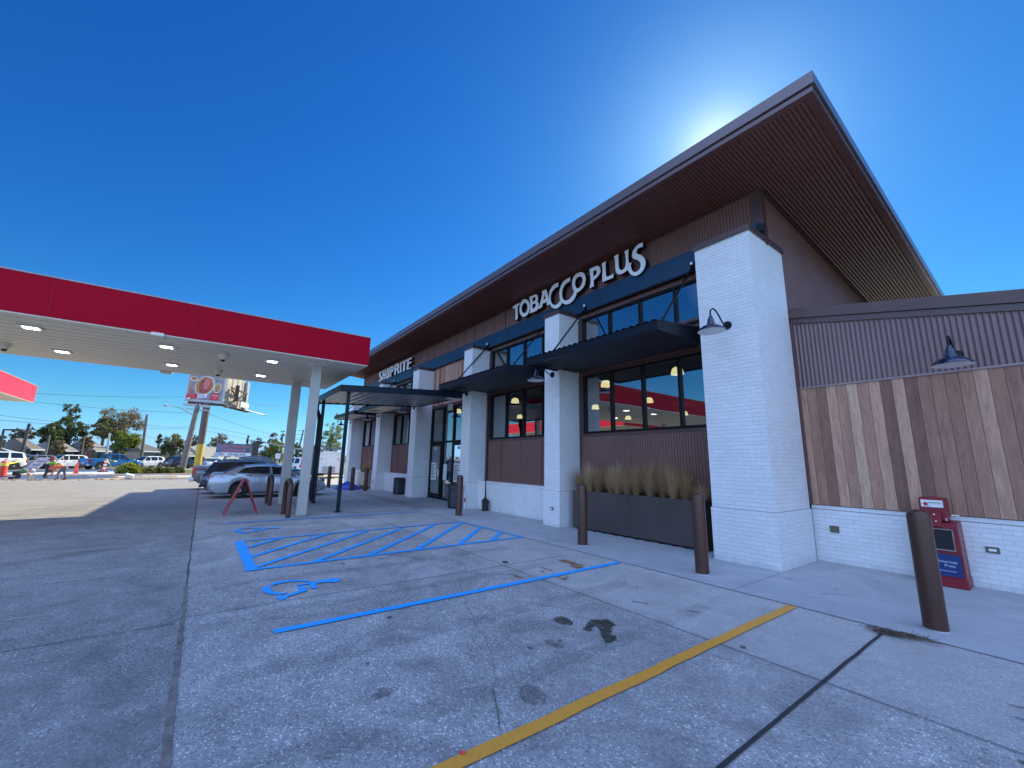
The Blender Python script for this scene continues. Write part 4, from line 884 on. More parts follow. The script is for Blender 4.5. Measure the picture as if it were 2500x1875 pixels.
# ------------------------------------------------------------------ bollards
mb = MB(); mb.lathe([(.098,0),(.098,1.10),(.096,1.125),(.085,1.15),(.06,1.168),(.03,1.178),(0,1.18)], (0,0,0), 30)
bol = mb.build('bollard', BRN, smooth=50, label='', cat='bollard', group='brown bollards along the sidewalk')
mb = MB(); mb.lathe([(.104,.0),(.104,.012),(.099,.013)], (0,0,0), 28); mb.build('base_ring', PATCH, bol)
bs = [(-1.063,6.22,'nearest tall brown bollard in front of the newspaper box'),(-3.549,6.25,'brown bollard in front of the right end of the grass planter'),(-6.034,6.28,'brown bollard in front of the left end of the grass planter'),
      (-11.05,6.29,'brown bollard in front of the black bin at the doors'),(-21.5,6.8,'brown bollard at the right of the far planter'),(-22.0,6.27,'brown bollard at the left of the far planter'),
      (-23.6,6.1,'brown bollard behind the entry post by the blue tarp'),(-24.8,5.8,'brown bollard at the nose of the silver sedan')]
for i, (x, y, lab) in enumerate(bs):
    o = bol if i == 0 else copy_tree(bol); o.location = (x, y, 0.001); o['label'] = lab
# hoop guards at canopy columns
hp = None
for x, y, r_, lab in ((-13.35,2.06,R(0),'near brown hoop guard beside the front canopy column'),(-16.76,2.01,R(0),'far brown hoop guard beside the rear canopy column')):
    if hp is None:
        pts = [(-.42,0,0),(-.42,0,.78)]
        for k in range(1, 10):
            a = math.pi-math.pi*k/9.5; pts.append((.42*math.cos(a)*1.0, 0, .78+.20*math.sin(a)))
        pts += [(.42,0,.78),(.42,0,0)]
        mb = MB(); mb.tube(pts, .062, 14); hp = mb.build('hoop_guard', BRN, smooth=60, label=lab, cat='guard rail', group='hoop guards at the canopy columns'); o = hp
    else: o = copy_tree(hp)
    o.location = (x, y, 0); o.rotation_euler = (0, 0, r_); o['label'] = lab
# red A-frame sign stand
e = empty('a_frame_stand', 'red folding A-frame sign stand seen edge-on before the silver sedan', 'sign stand', (-14.33,1.06,0), R(0))
RM = M('red_stand_paint', (.33,.012,.02), .45, 0, .1, 6)
for sy in (-1, 1):
    mb = MB()
    for sx in (-.3, .3): mb.bar((sx, sy*.40, 0), (sx, sy*.02, .98), .035, .03)
    mb.bar((-.3,sy*.30,.25),(.3,sy*.30,.25),.03,.03); mb.bar((-.3,sy*.03,.95),(.3,sy*.03,.95),.03,.03)
    p = mb.build('leg_frame', RM, e)
    mb = MB(); mb.add([(-.28,sy*.295,.28),(.28,sy*.295,.28),(.28,sy*.045,.93),(-.28,sy*.045,.93)], [(0,1,2,3)]); mb.build('sign_panel', RM, p)

# ------------------------------------------------------------------ planters with ornamental grass
PLM = M('planter_dark_metal', (.085,.066,.062), .36, .35, .12, 1.6)
def planter(label, cx, cy, rz, n, w, h, d, mat=PLM):
    e = empty('planter', label, 'planter', (cx,cy,0), rz)
    for k in range(n):
        mb = MB(); x0 = -n*w/2+k*w+.004; x1 = x0+w-.008
        mb.bbox(x0,x1,-d/2,-d/2+.02,.04,h,.003); mb.bbox(x0,x1,d/2-.02,d/2,.04,h,.003); mb.box(x0,x0+.02,-d/2+.02,d/2-.02,.04,h-.004); mb.box(x1-.02,x1,-d/2+.02,d/2-.02,.04,h-.004)
        mb.build('panel', mat, e)
    mb = MB()
    for k in range(n*6): x = -n*w/2+.12+k*(n*w-.24)/(n*6-1); mb.box(x-.03,x+.03,-d/2+.005,d/2-.02,0,.04)
    mb.build('foot', BLK, e)
    mb = MB(); mb.box(-n*w/2+.03,n*w/2-.03,-d/2+.03,d/2-.03,h-.12,h-.05); mb.build('soil', M('potting_soil', (.03,.022,.015), .95, 0, .4, 20, .8, 40), e)
    return e
planter('long dark metal planter of two boxes beneath the nearest window', -6.02, 7.94, R(2.2), 2, 1.70, .93, .40)
planter('pale metal planter near the far end of the store', -24.3, 7.63, R(2), 2, .68, .86, .4, M('planter_pale_metal', (.34,.33,.30), .35, .4, .2, 2))
GR = [mat_leaf('straw_grass', (.40,.24,.11), (.60,.39,.20), (.30,.21,.09)), mat_leaf('pale_straw_grass', (.52,.35,.19), (.74,.54,.33), (.40,.28,.15))]
def tuft(name, n, H_, spread, mat, seed, lab, group, loc):
    rnd = random.Random(seed); mb = MB()
    for i in range(n):
        a = rnd.uniform(0, 2*math.pi); r0 = rnd.uniform(0, .06); hh = H_*(rnd.uniform(.3, .8) if rnd.random() < .6 else rnd.uniform(.7, 1.08)); sp_ = spread*rnd.uniform(.1, 1)**.8
        b0 = Vector((r0*math.cos(a), r0*math.sin(a), 0)); dv = Vector((math.cos(a+rnd.uniform(-.5,.5)), math.sin(a+rnd.uniform(-.5,.5)), 0))
        rnd_w = rnd.uniform(-.06,.06); w = rnd.uniform(.0022, .0046); sv = Vector((-dv.y, dv.x, 0)); vs = []
        seg_ = 5
        for k in range(seg_+1):
            t = k/seg_; p = b0+dv*(sp_*t**1.8)+Vector((rnd_w*t*t, 0, hh*(t-.42*sp_/max(H_,.1)*t**3)))
            ww = w*(1-t*.85); vs += [p-sv*ww, p+sv*ww]
        mb.add(vs, [(2*k,2*k+1,2*k+3,2*k+2) for k in range(seg_)])
    return mb.build(name, mat, label=lab, cat='grass', group=group, flip=True)
rnd = random.Random(4)
words = ['leftmost sparse straw-coloured grass clump in the dark planter','second grass clump from the left in the dark planter','small pale clump third from the left in the dark planter','upright clump fourth from the left in the dark planter','pale fanned clump left of the planter seam',
         'low brown clump right of the planter seam','dense rounded clump near the planter middle','tall pale clump leaning over the planter front','tall wispy clump fourth from the planter right end','dense brownish clump third from the planter right end','drooping dark clump second from the planter right end','short dark clump at the planter right end']
for i, lab in enumerate(words):
    x = -7.55+i*(3.1/11)+rnd.uniform(-.04,.04); y = 7.89+rnd.uniform(-.06,.08)
    h = [.74,.84,.7,.74,.84,.72,.84,.95,.98,.86,.76,.5][i]; sp_ = [.5,.4,.42,.4,.52,.5,.48,.6,.52,.5,.58,.46][i]
    o = tuft('ornamental_grass', 820 if i not in (0,2) else 560, h, sp_, GR[i % 2 if i not in (4,7) else 1], 50+i, lab, 'ornamental grasses in the dark planter', None)
    o.location = (x, y, .86)
for i, lab in enumerate(('left tan grass clump in the pale far planter','middle tan grass clump in the pale far planter','right tall tan grass clump in the pale far planter','rightmost tall tan clump in the pale far planter')):
    o = tuft('ornamental_grass', 260, .55+.12*i, .3, GR[0], 90+i, lab, 'ornamental grasses in the far planter', None); o.location = (-24.85+i*.36, 7.6, .8)

# ------------------------------------------------------------------ newspaper box
e = empty('newspaper_box', 'red newspaper vending box with blue panel and star behind the nearest bollard', 'newspaper box', (-1.30,8.745,0), R(0))
NR = M('newsbox_red', (.21,.006,.016), .4, 0, .18, 4, .1, 30); NB = M('newsbox_blue', (.008,.03,.14), .4, 0, .1, 3)
mb = MB(); mb.bbox(-.235,.235,-.19,.2,.0,.13,.01); mb.add([(-.225,-.185,.13),(.225,-.185,.13),(.215,-.17,.86),(-.215,-.17,.86),(-.225,.2,.13),(.225,.2,.13),(.215,.2,.88),(-.215,.2,.88)], [(0,1,2,3),(1,5,6,2),(5,4,7,6),(4,0,3,7),(3,2,6,7)])
mb.bbox(-.15,.13,-.10,.12,.87,1.20,.012); mb.bbox(-.05,.07,-.215,-.10,.80,1.0,.01)
mb.build('body', NR, e)
mb = MB(); mb.box(-.18,.16,-.192,-.18,.50,.77); p = mb.build('window', M('newsbox_window', (.018,.016,.022), .15, 0, .1), e)
mb = MB(); mb.bar((-.19,-.197,.775),(.17,-.197,.775),.02,.012); mb.bar((-.19,-.197,.495),(.17,-.197,.495),.02,.016); mb.bar((-.19,-.197,.49),(-.19,-.197,.78),.014,.014); mb.bar((.165,-.197,.49),(.165,-.197,.78),.014,.014)
mb.build('window_frame', M('worn_steel_frame', (.32,.26,.2), .4, .5, .3, 20), p)
mb = MB(); mb.box(-.2,.2,-.197,-.186,.15,.44); p = mb.build('front_panel', NB, e)
def star(cx, cz, r, y):
    pts = []
    for k in range(10):
        a = math.pi/2+k*math.pi/5+.15; q = r if k % 2 == 0 else r*.42; pts.append((cx+q*math.cos(a), y, cz+q*math.sin(a)))
    return pts
PB = M('pale_blue_print', (.55,.62,.75), .5)
mb = MB(); mb.prism(star(-.12,.27,.09,-.2), (0,.002,0)); mb.box(-.05,.14,-.2,-.198,.215,.220); mb.build('star_emblem', PB, p)
text_part('panel_lettering', 'American', .052, PB, p, (-.04,-.1985,.325), (R(90),0,0), .001)
text_part('panel_lettering', 'Press', .052, PB, p, (.03,-.1985,.272), (R(90),0,0), .001)
mb = MB(); mb.box(-.125,.105,-.108,-.1005,1.065,1.165); p = mb.build('header_card', M('card_white', (.74,.74,.70), .5, 0, .1, 12), e)
mb = MB(); mb.prism(star(-.075,1.108,.045,-.112), (0,.002,0)); mb.build('star_emblem', M('star_red', (.5,.02,.02), .5), p)
text_part('card_lettering', 'American Press', .028, M('ink_black', (.03,.03,.03), .6), p, (-.045,-.1095,1.12), (R(90),0,0), .001, .75)
mb = MB(); mb.lathe([(.0,-.012),(.012,-.008),(.012,0)], (.01,-.215,.97), 8, 'y'); mb.lathe([(.0,-.012),(.01,-.008),(.01,0)], (.02,-.215,.88), 8, 'y')
mb.tube([(.07,-.14,.9),(.12,-.17,.9),(.12,-.17,.93)], .01, 6); mb.build('coin_slot', CHR, e)
rnd = random.Random(8); mb = MB()
for k in range(26):
    z = .2+k*.023; y = -.1+.12*rnd.random(); mb.add([(.2265-.0137*(z-.13),y,z),(.2265-.0137*(z-.13),y+.02+.05*rnd.random(),z+.005),(.2262-.0137*(z-.13),y+.02,z+.018)], [(0,1,2)])
mb.build('worn_side_lettering', M('peeling_white_print', (.6,.58,.58), .7), e)
mb = MB(); mb.bbox(.16,.24,-.06,-.02,.95,.985,.006); mb.build('lock', CHR, e)

# ------------------------------------------------------------------ bins, ashtray, boards by the door
def bin_(label, x, y, rz, w, h):
    e = empty('litter_bin', label, 'bin', (x,y,0), rz)
    mb = MB(); oct_ = lambda r, z: [(r*math.cos(R(22.5+45*k))*1.08, r*math.sin(R(22.5+45*k))*1.08, z) for k in range(8)]
    vs = oct_(w*.46,0)+oct_(w*.5,.06)+oct_(w*.5,h*.84)+oct_(w*.47,h*.86); fs = [(k+8*j,(k+1)%8+8*j,(k+1)%8+8*j+8,k+8*j+8) for j in range(3) for k in range(8)]
    fs += [tuple(range(7,-1,-1)), tuple(range(24,32))]; mb.add(vs, fs); mb.build('body', M('bin_black', (.014,.016,.022), .45, 0, .15, 4), e)
    mb = MB(); vs = oct_(w*.52,h*.86)+oct_(w*.52,h*.96)+oct_(w*.42,h); fs = [(k+8*j,(k+1)%8+8*j,(k+1)%8+8*j+8,k+8*j+8) for j in range(2) for k in range(8)]+[tuple(range(7,-1,-1)),tuple(range(16,24))]
    mb.add(vs, fs); mb.build('lid', PLS, e)
    mb = MB()
    for k in range(8):
        a = R(45*k); c, s_ = math.cos(a), math.sin(a); r_ = w*.5*1.08*math.cos(R(22.5))+.003
        tx, ty = -s_, c
        p_ = [(r_*c+tx*q, r_*s_+ty*q, z) for q, z in ((-w*.13,.14),(w*.13,.14),(w*.13,h*.62),(-w*.13,h*.62))]; mb.add(p_, [(0,1,2,3)])
    mb.build('side_panel', M('bin_panel', (.022,.025,.034), .35), e)
bin_('black octagonal bin with rounded lid beside the entry doors', -12.93, 7.2, 0, .46, .79)
bin_('black octagonal bin against the low brick wall beyond the doors', -19.15, 7.62, 0, .48, .77)
e = empty('ashtray_stand', 'black pole-topped cigarette receptacle against the low brick wall', 'ashtray', (-11.79,7.70,0))
mb = MB(); mb.lathe([(.125,0),(.125,.02),(.108,.03),(.115,.27),(.14,.29),(.135,.31),(.05,.40),(.03,.43)], (0,0,0), 8); mb.build('base', M('cast_black', (.012,.013,.015), .5), e)
mb = MB(); mb.tube([(0,0,.42),(0,0,1.0)], [.028,.018], 8); mb.build('neck', M('cast_black', (.012,.013,.015), .5), e)
mb = MB(); mb.box(-.04,.04,-.125,-.118,.2,.225); mb.build('plate', CHR, e)
e = empty('leaning_board', 'small white board with red square leaning on the third brick pillar', 'sign', (-12.50,7.40,0), 0)
mb = MB(); mb.box(-.12,-.02,-.03,-.015,0,.50); mb.build('board', WHT, e); mb = MB(); mb.box(-.11,-.03,-.034,-.031,.22,.36); mb.build('red_mark', M('mark_red', (.5,.02,.02), .5), e)
# downpipe on the side of the fourth bay next to P3 is part of the store
mb = MB(); mb.tube([(-12.47,8.12,4.1),(-12.47,8.12,.9)], .03, 8); mb.build('conduit', TRIM, store)
# blue tarp heap and carton
random.seed(21)
mb = MB(); n = 22; vs = []
for j in range(9):
    for k in range(n):
        a = 2*math.pi*k/n; t = j/8; r_ = (1-t**1.6)*(.62+.12*noise.noise((math.cos(a)*2, math.sin(a)*2, 3))); z = .50*t**.8*(1+.25*noise.noise((math.cos(a)*3, math.sin(a)*3, j)))
        vs.append((r_*1.35*math.cos(a)+.05*noise.noise((a*3,j,0)), r_*math.sin(a)*.8, max(.004, z)))
mb.add(vs, [(j*n+k, j*n+(k+1)%n, (j+1)*n+(k+1)%n, (j+1)*n+k) for j in range(8) for k in range(n)])
mb.xf(Matrix.Translation((-23.15,6.35,.003)) @ Matrix.Rotation(R(50),4,'Z') @ Matrix.Scale(.78,4)); mb.build('tarp_heap', M('blue_tarp', (.012,.05,.42), .38, 0, .15, 4), smooth=30, label='crumpled bright blue tarp heaped on the walk behind the entry post', cat='tarp')
mb = MB(); mb.bbox(-23.55,-22.9,7.12,7.4,0.003,.18,.01); mb.build('carton', M('brown_carton', (.10,.06,.04), .8), label='low brown carton on the ground before the pale far planter', cat='box')

# ------------------------------------------------------------------ vehicles
def lerp_tab(tab, x):
    if x <= tab[0][0]: return tab[0][1]
    for (a, va), (b, vb) in zip(tab[:-1], tab[1:]):
        if x <= b:
            t = (x-a)/(b-a); t = t*t*(3-2*t)*.4+t*.6; return va+(vb-va)*t
    return tab[-1][1]
def loft(mb, stations):
    n = len(stations[0]); vs = [p for s_ in stations for p in s_]
    fs = [(i*n+k, i*n+k+1, (i+1)*n+k+1, (i+1)*n+k) for i in range(len(stations)-1) for k in range(n-1)]
    fs += [tuple(range(n-1,-1,-1)), tuple((len(stations)-1)*n+k for k in range(n))]
    return mb.add(vs, fs)
CARK = {
 'sedan': dict(L=4.85, Wd=1.82, wb=(1.18,3.82), wr=.335, sill=.20,
    belt=[(0,.74),(.05,.99),(.18,1.11),(.8,1.13),(1.6,1.10),(2.6,1.05),(3.5,1.0),(4.2,.90),(4.62,.76),(4.8,.62),(4.85,.5)],
    roof=[(.42,1.12),(.85,1.30),(1.3,1.43),(1.8,1.49),(2.3,1.50),(2.75,1.45),(3.3,1.24),(3.92,1.0)], glass=(.5,3.88), pill=[(.80,1.22,.34),(2.38,2.32,.09),(3.82,2.98,.07)]),
 'suv': dict(L=4.75, Wd=1.86, wb=(.95,3.75), wr=.36, sill=.26,
    belt=[(0,.75),(.05,1.05),(.25,1.12),(1.2,1.12),(2.5,1.08),(3.35,1.05),(4.1,.98),(4.55,.86),(4.7,.7),(4.75,.55)],
    roof=[(.10,1.11),(.32,1.45),(.65,1.66),(1.2,1.72),(2.2,1.73),(2.7,1.68),(3.1,1.45),(3.5,1.1)], glass=(.16,3.5), pill=[(.35,.62,.34),(1.3,1.35,.10),(2.35,2.32,.09),(3.42,2.85,.07)]),
 'bigsuv': dict(L=5.3, Wd=2.0, wb=(1.05,4.1), wr=.40, sill=.32,
    belt=[(0,.8),(.05,1.15),(.2,1.26),(1.5,1.26),(3,1.24),(3.85,1.22),(4.9,1.16),(5.2,1.0),(5.3,.75)],
    roof=[(.08,1.25),(.22,1.7),(.45,1.88),(1.2,1.93),(2.6,1.93),(3.05,1.87),(3.45,1.6),(3.85,1.28)], glass=(.12,3.85), pill=[(.25,.42,.22),(1.5,1.5,.16),(2.6,2.6,.10),(3.75,3.2,.07)]),
 'pickup': dict(L=5.85, Wd=2.0, wb=(1.15,4.75), wr=.41, sill=.38,
    belt=[(0,1.0),(.02,1.28),(.2,1.31),(2.1,1.31),(2.2,1.24),(4.1,1.22),(4.5,1.2),(5.4,1.14),(5.75,1.0),(5.85,.75)],
    roof=[(2.02,1.24),(2.1,1.75),(2.35,1.88),(3.2,1.92),(3.6,1.88),(3.95,1.65),(4.35,1.24)], glass=(2.05,4.33), pill=[(2.14,2.22,.16),(3.15,3.15,.10),(4.28,3.78,.07)]),
}
def vehicle(name, label, cat, kind, paint, x, y, rz, sc=.86, group=None, tail=REDL, facing='+y', z=0, trim=None):
    """rear at local x=0, nose at +x; origin placed at the middle of the rear axle line"""
    K = CARK[kind]; L_, Wd, sill = K['L'], K['Wd'], K['sill']; e = empty(name, label, cat, (x,y,z), rz, group, sc)
    hw0 = Wd/2
    def hw(x_):
        q = min(x_/.5, 1) if x_ < .5 else min((L_-x_)/.75, 1); q = max(0, q); return hw0*(.83+.17*math.sqrt(max(0, 1-(1-q)**2)))
    st = []; xs = []; n = int(L_/.05)
    for i in range(n+1): xs.append(L_*i/n)
    for x_ in xs:
        b = sill+(.18*max(0, 1-x_/.35) if x_ < .35 else 0)+(.12*max(0, (x_-L_+.4)/.4))
        for wx in K['wb']:
            d = abs(x_-wx); ra = K['wr']*1.17
            if d < ra: b = max(b, K['wr']+math.sqrt(ra*ra-d*d)-.0)
        t = max(lerp_tab(K['belt'], x_), b+.03); w = hw(x_); m_ = b+(t-b)*.5
        st.append([(x_,-w*.90,b),(x_,-w*.985,min(b+.06,t-.02)),(x_,-w,m_),(x_,-w*.985,t-(t-b)*.16),(x_,-w*.93,t-.015),(x_,-w*.80,t+.008),(x_,0,t+.03),
                   (x_,w*.80,t+.008),(x_,w*.93,t-.015),(x_,w*.985,t-(t-b)*.16),(x_,w,m_),(x_,w*.985,min(b+.06,t-.02)),(x_,w*.90,b)])
    mb = MB(); loft(mb, st); body = mb.build('body', paint, e, smooth=38)
    # greenhouse
    def gh(x_, off=0):
        zb = lerp_tab(K['belt'], x_)-.02; zt = max(lerp_tab(K['roof'], x_), zb+.025); w = hw(x_); wb_ = w*.90+off; f = min(1, (zt-zb)/.42); wt_ = w*(.90-.18*f)+off
        return zb, zt, wb_, wt_
    st = []; g0, g1 = K['glass']; n = int((g1-g0)/.07)
    for i in range(n+1):
        x_ = g0+(g1-g0)*i/n; zb, zt, a, b = gh(x_); st.append([(x_,-a,zb),(x_,-b,zt-.05),(x_,-b*.9,zt-.012),(x_,0,zt),(x_,b*.9,zt-.012),(x_,b,zt-.05),(x_,a,zb)])
    mb = MB(); loft(mb, st); mb.build('window', CGL, e, smooth=35)
    r0 = [p[0] for p in K['roof'] if p[1] > K['roof'][len(K['roof'])//2][1]-.12]; rx0, rx1 = min(r0)-.02, max(r0)
    st = []; n = 16
    for i in range(n+1):
        x_ = rx0+(rx1-rx0)*i/n; zb, zt, a, b = gh(x_, .012)
        aa = b+(a-b)*.10/max(.1, zt-zb); st.append([(x_,-aa,zt-.085),(x_,-b,zt-.045),(x_,-b*.9,zt+.004),(x_,0,zt+.016),(x_,b*.9,zt+.004),(x_,b,zt-.045),(x_,aa,zt-.085)])
    mb = MB(); loft(mb, st); mb.build('roof', paint, e, smooth=38)
    for xb, xt, w_ in K['pill']:
        for s_ in (-1, 1):
            mb = MB()
            zb, _, a, _ = gh(xb, .014); _, zt, _, b = gh(xt, .014)
            p0 = Vector((xb, s_*a, zb)); p1 = Vector((xt, s_*b, zt-.04)); h_ = Vector((w_/2, 0, 0)); o_ = Vector((0, -s_*.05, 0))
            mb.add([p0-h_*1.35, p0+h_*1.35, p1+h_*.8, p1-h_*.8, p0-h_*1.35+o_, p0+h_*1.35+o_, p1+h_*.8+o_, p1-h_*.8+o_], [(0,1,2,3),(4,7,6,5),(0,4,5,1),(1,5,6,2),(2,6,7,3),(3,7,4,0)])
            mb.build('pillar', paint, e)
    mb = MB(); mb.box(.3, L_-.35, -hw0*.82, hw0*.82, sill-.02, .62); mb.build('underbody', PLS, e)
    # wheels
    for wx in K['wb']:
        for s_ in (-1, 1):
            wy = s_*(hw0-.12); mb = MB(); wr = K['wr']; c = (wx, wy, wr)
            mb.lathe([(wr*.66,-.11),(wr*.93,-.115),(wr,-.08),(wr,.08),(wr*.93,.115),(wr*.66,.11)], c, 28, 'y'); w_ = mb.build('wheel', RUB, e, smooth=40)
            mb = MB(); yo = s_*.10
            mb.lathe([(wr*.68,yo),(wr*.66,yo+s_*.012),(wr*.60,yo-s_*.02),(wr*.58,yo-s_*.07)], c, 28, 'y')
            for k in range(10):
                a = 2*math.pi*k/10; ca, sa = math.cos(a), math.sin(a); hwid = .022 if k % 2 else .018
                mb.bar((c[0]+ca*.05, c[1]+yo, c[2]+sa*.05), (c[0]+ca*wr*.63, c[1]+yo-s_*.01, c[2]+sa*wr*.63), hwid*1.4, .025, up=(0,1,0))
            mb.lathe([(.0,yo+s_*.012),(.05,yo+s_*.008),(.06,yo-s_*.02)], c, 12, 'y'); mb.build('rim', RIM, w_)
            mb = MB(); mb.lathe([(0,s_*.02),(wr*.6,s_*.02),(wr*.6,s_*.01)], c, 16, 'y'); mb.build('hub_shadow', PLS, w_)
    # lights, handles, mirrors, bumpers
    zt = lerp_tab(K['belt'], .12)
    for s_ in (-1, 1):
        mb = MB(); w0 = hw(.02); w1 = hw(.42)
        if kind in ('pickup', 'bigsuv'):
            mb.add([(-.012,s_*w0*.86,zt-.42),(-.012,s_*w0*1.0,zt-.42),(.16,s_*(hw(.16)*1.0+.008),zt-.42),(-.012,s_*w0*.86,zt-.06),(-.012,s_*w0*1.0,zt-.06),(.16,s_*(hw(.16)*1.0+.008),zt-.06)], [(0,1,4,3),(1,2,5,4),(0,3,5,2),(3,4,5),(0,2,1)])
        else:
            mb.add([(.0,s_*w0*.55,zt-.16),(-.012,s_*w0*1.0,zt-.19),(.5,s_*(w1+.006),zt-.13),(.0,s_*w0*.55,zt-.05),(.01,s_*w0*.98,zt-.05),(.5,s_*(w1*.985+.004),zt-.085)], [(0,1,4,3),(1,2,5,4),(0,3,5,2),(3,4,5),(0,2,1)])
        mb.build('tail_light', tail, e)
        mb = MB(); xl = L_-.45; zh = lerp_tab(K['belt'], xl)-.10
        mb.add([(xl-.1,s_*(hw(xl-.1)+.004),zh),(L_-.10,s_*hw(L_-.10)*.98,zh-.09),(L_-.02,s_*hw(L_-.02)*.7,zh-.12),(xl-.1,s_*(hw(xl-.1)+.003),zh-.10),(L_-.08,s_*(hw(L_-.08)+.004),zh-.2),(L_+.0,s_*hw(L_-.02)*.7,zh-.2)], [(0,1,4,3),(1,2,5,4),(0,2,1),(3,4,5),(0,3,5,2)])
        mb.build('headlight', HEADL, e)
        mb = MB(); xm = K['pill'][-1][0]-.12; zm = lerp_tab(K['belt'], xm)+.02; mb.bbox(xm-.05,xm+.10,s_*hw0*.95,s_*(hw0+.14),zm,zm+.14,.02); mb.build('mirror', paint, e)
        mb = MB()
        for hx in ((1.75, 2.72) if kind != 'pickup' else (2.75, 3.6)): zz = lerp_tab(K['belt'], hx)-.12; mb.bbox(hx-.10,hx+.10,s_*(hw0*.97),s_*(hw0+.028),zz-.018,zz+.018,.006)
        mb.build('door_handle', paint if kind == 'sedan' else PLS, e)
        mb = MB()
        for dx in ((1.48, 2.42, 3.42) if kind != 'pickup' else (2.1, 3.1, 4.15)):
            z0 = K['sill']+.03; z1 = lerp_tab(K['belt'], dx)-.05; zz = (z0+z1)/2
            if kind == 'sedan' and dx < 1.6: z0 = .62
            mb.box(dx-.006,dx+.006,s_*(hw0-.012),s_*(hw0+.0015),max(z0,zz-.22),zz+.12)
        mb.box(1.5,3.4,s_*(hw0-.02),s_*(hw0+.003),sill+.05,sill+.075); mb.build('door_seam', PLS, e)
    mb = MB(); bm_ = CHR if kind == 'pickup' else PLS
    if kind == 'pickup': mb.bbox(-.12,.12,-hw0*.97,hw0*.97,.46,.66,.03)
    else: mb.bbox(-.02,.1,-hw0*.72,hw0*.72,.34,.44,.02)
    bp_ = mb.build('bumper', bm_, e)
    mb = MB(); mb.box(L_-.04,L_+.012,-hw0*.5,hw0*.5,.42,.58); mb.box(L_-.06,L_+.006,-hw0*.42,hw0*.42,.66,.78); mb.build('grille', PLS, e)
    mb = MB(); mb.box(-.024,-.006,-.17,.17,.74,.86) ; mb.build('number_plate', WHT, e)
    return e
SILV = M('silver_blue_paint', (.38,.41,.46), .24, .6, .03, .6, coat=1); DKB = M('dark_blue_paint', (.02,.035,.07), .2, .5, .04, .6, coat=1)
GRYP = M('dark_grey_paint', (.11,.11,.125), .25, .6, .04, .6, coat=1); WHP = M('white_car_paint', (.74,.74,.74), .25, 0, .03, .6, coat=1)
BLP = M('bright_blue_paint', (.015,.13,.36), .2, .4, .05, .6, coat=1); BKP = M('black_car_paint', (.018,.02,.03), .18, .4, .05, .6, coat=1)
SLG = M('grey_silver_paint', (.36,.38,.38), .22, .7, .04, .6, coat=1)
Y90 = R(90)
vehicle('parked_car', 'silver sedan parked nose-in behind the canopy columns', 'car', 'sedan', SILV, -20.52, .29, Y90, .875, 'vehicles parked nose-in by the canopy')
vehicle('parked_suv', 'dark blue crossover parked behind the silver sedan', 'suv', 'suv', DKB, -22.75, .05, Y90, .84, 'vehicles parked nose-in by the canopy')
vehicle('parked_pickup', 'dark grey pickup parked beyond the dark crossover with its bed showing', 'pickup truck', 'pickup', GRYP, -25.95, -.30, Y90, .86, 'vehicles parked nose-in by the canopy')
vehicle('parked_suv', 'white boxy suv seen between the two canopy columns', 'suv', 'bigsuv', WHP, -46.0, 8.6, R(200), .84)
# along the road: +s heading is away to the right, -s heading comes towards the left
ROT = math.atan2(RD.y, RD.x)
def onroad(u, v_base, t, toward_right, off=0):
    p = W(u, v_base, t); return p.x, p.y
def rv(name, label, cat, kind, paint, u, t, right, sc=.85):
    d = ray(u, 1100); k = t/d.dot(RN); p = d*k
    return vehicle(name, label, cat, kind, paint, p.x, p.y, ROT if right else ROT+math.pi, sc, 'vehicles on the far road')
rv('road_pickup', 'bright blue pickup on the road behind the red and white post', 'pickup truck', 'pickup', BLP, 209, 52.6, True, .86)
rv('road_suv', 'black suv on the road left of the leaning utility pole', 'suv', 'suv', BKP, 413, 52.6, True, .86)
rv('road_suv', 'silver white suv facing left beyond the blue pickup', 'suv', 'suv', WHP, 402, 57.4, False, .84)
rv('road_suv', 'white suv facing left partly behind the blue pickup', 'suv', 'suv', WHP, 216, 57.4, False, .84)
rv('road_car', 'grey hatchback facing left behind the bending workers', 'car', 'suv', SLG, 142, 57.4, False, .80)
rv('road_suv', 'large white suv cut off at the left edge of the road', 'suv', 'bigsuv', WHP, 60, 55.5, False, .86)
rv('road_car', 'pale silver car on the road above the grey pickup bed', 'car', 'sedan', WHP, 566, 57.4, False, .86)
# white cargo trailer and dark container at the far end
e = empty('cargo_trailer', 'white enclosed cargo trailer parked beyond the end of the store', 'trailer', (-37.8,8.75,0), R(77))
mb = MB(); mb.bbox(-.9,.9,-1.6,1.6,.38,2.05,.05); mb.add([(-.9,-1.62,2.0),(.9,-1.62,2.0),(.6,-1.62,2.14),(0,-1.62,2.18),(-.6,-1.62,2.14),(-.9,1.62,2.0),(.9,1.62,2.0),(.6,1.62,2.14),(0,1.62,2.18),(-.6,1.62,2.14)], [(0,1,2,3,4),(9,8,7,6,5),(1,6,7,2),(2,7,8,3),(3,8,9,4),(4,9,5,0)])
mb.build('box', M('trailer_white', (.72,.71,.69), .4, 0, .08, 1), e)
mb = MB(); mb.box(-.5,.45,-1.66,-1.61,.5,.95); mb.build('tail_gate', M('mesh_grey', (.35,.35,.34), .6), e)
for s_ in (-1, 1):
    mb = MB(); mb.lathe([(.28,-.08),(.32,-.05),(.32,.05),(.28,.08)], (s_*.95,0,.32), 20, 'x'); mb.lathe([(.0,s_*.085),(.17,s_*.07)], (s_*.95,0,.32), 14, 'x'); mb.build('wheel', RUB, e)
for s_ in (-.62,.62):
    mb = MB(); mb.lathe([(.09,-.02),(.09,.0)], (s_,-1.6,1.55), 12, 'y'); mb.build('vent', M('vent_grey', (.4,.4,.4), .6), e)
mb = MB(); mb.box(-.85,.85,-1.64,-1.6,.33,.40); mb.build('rear_bar', PLS, e)
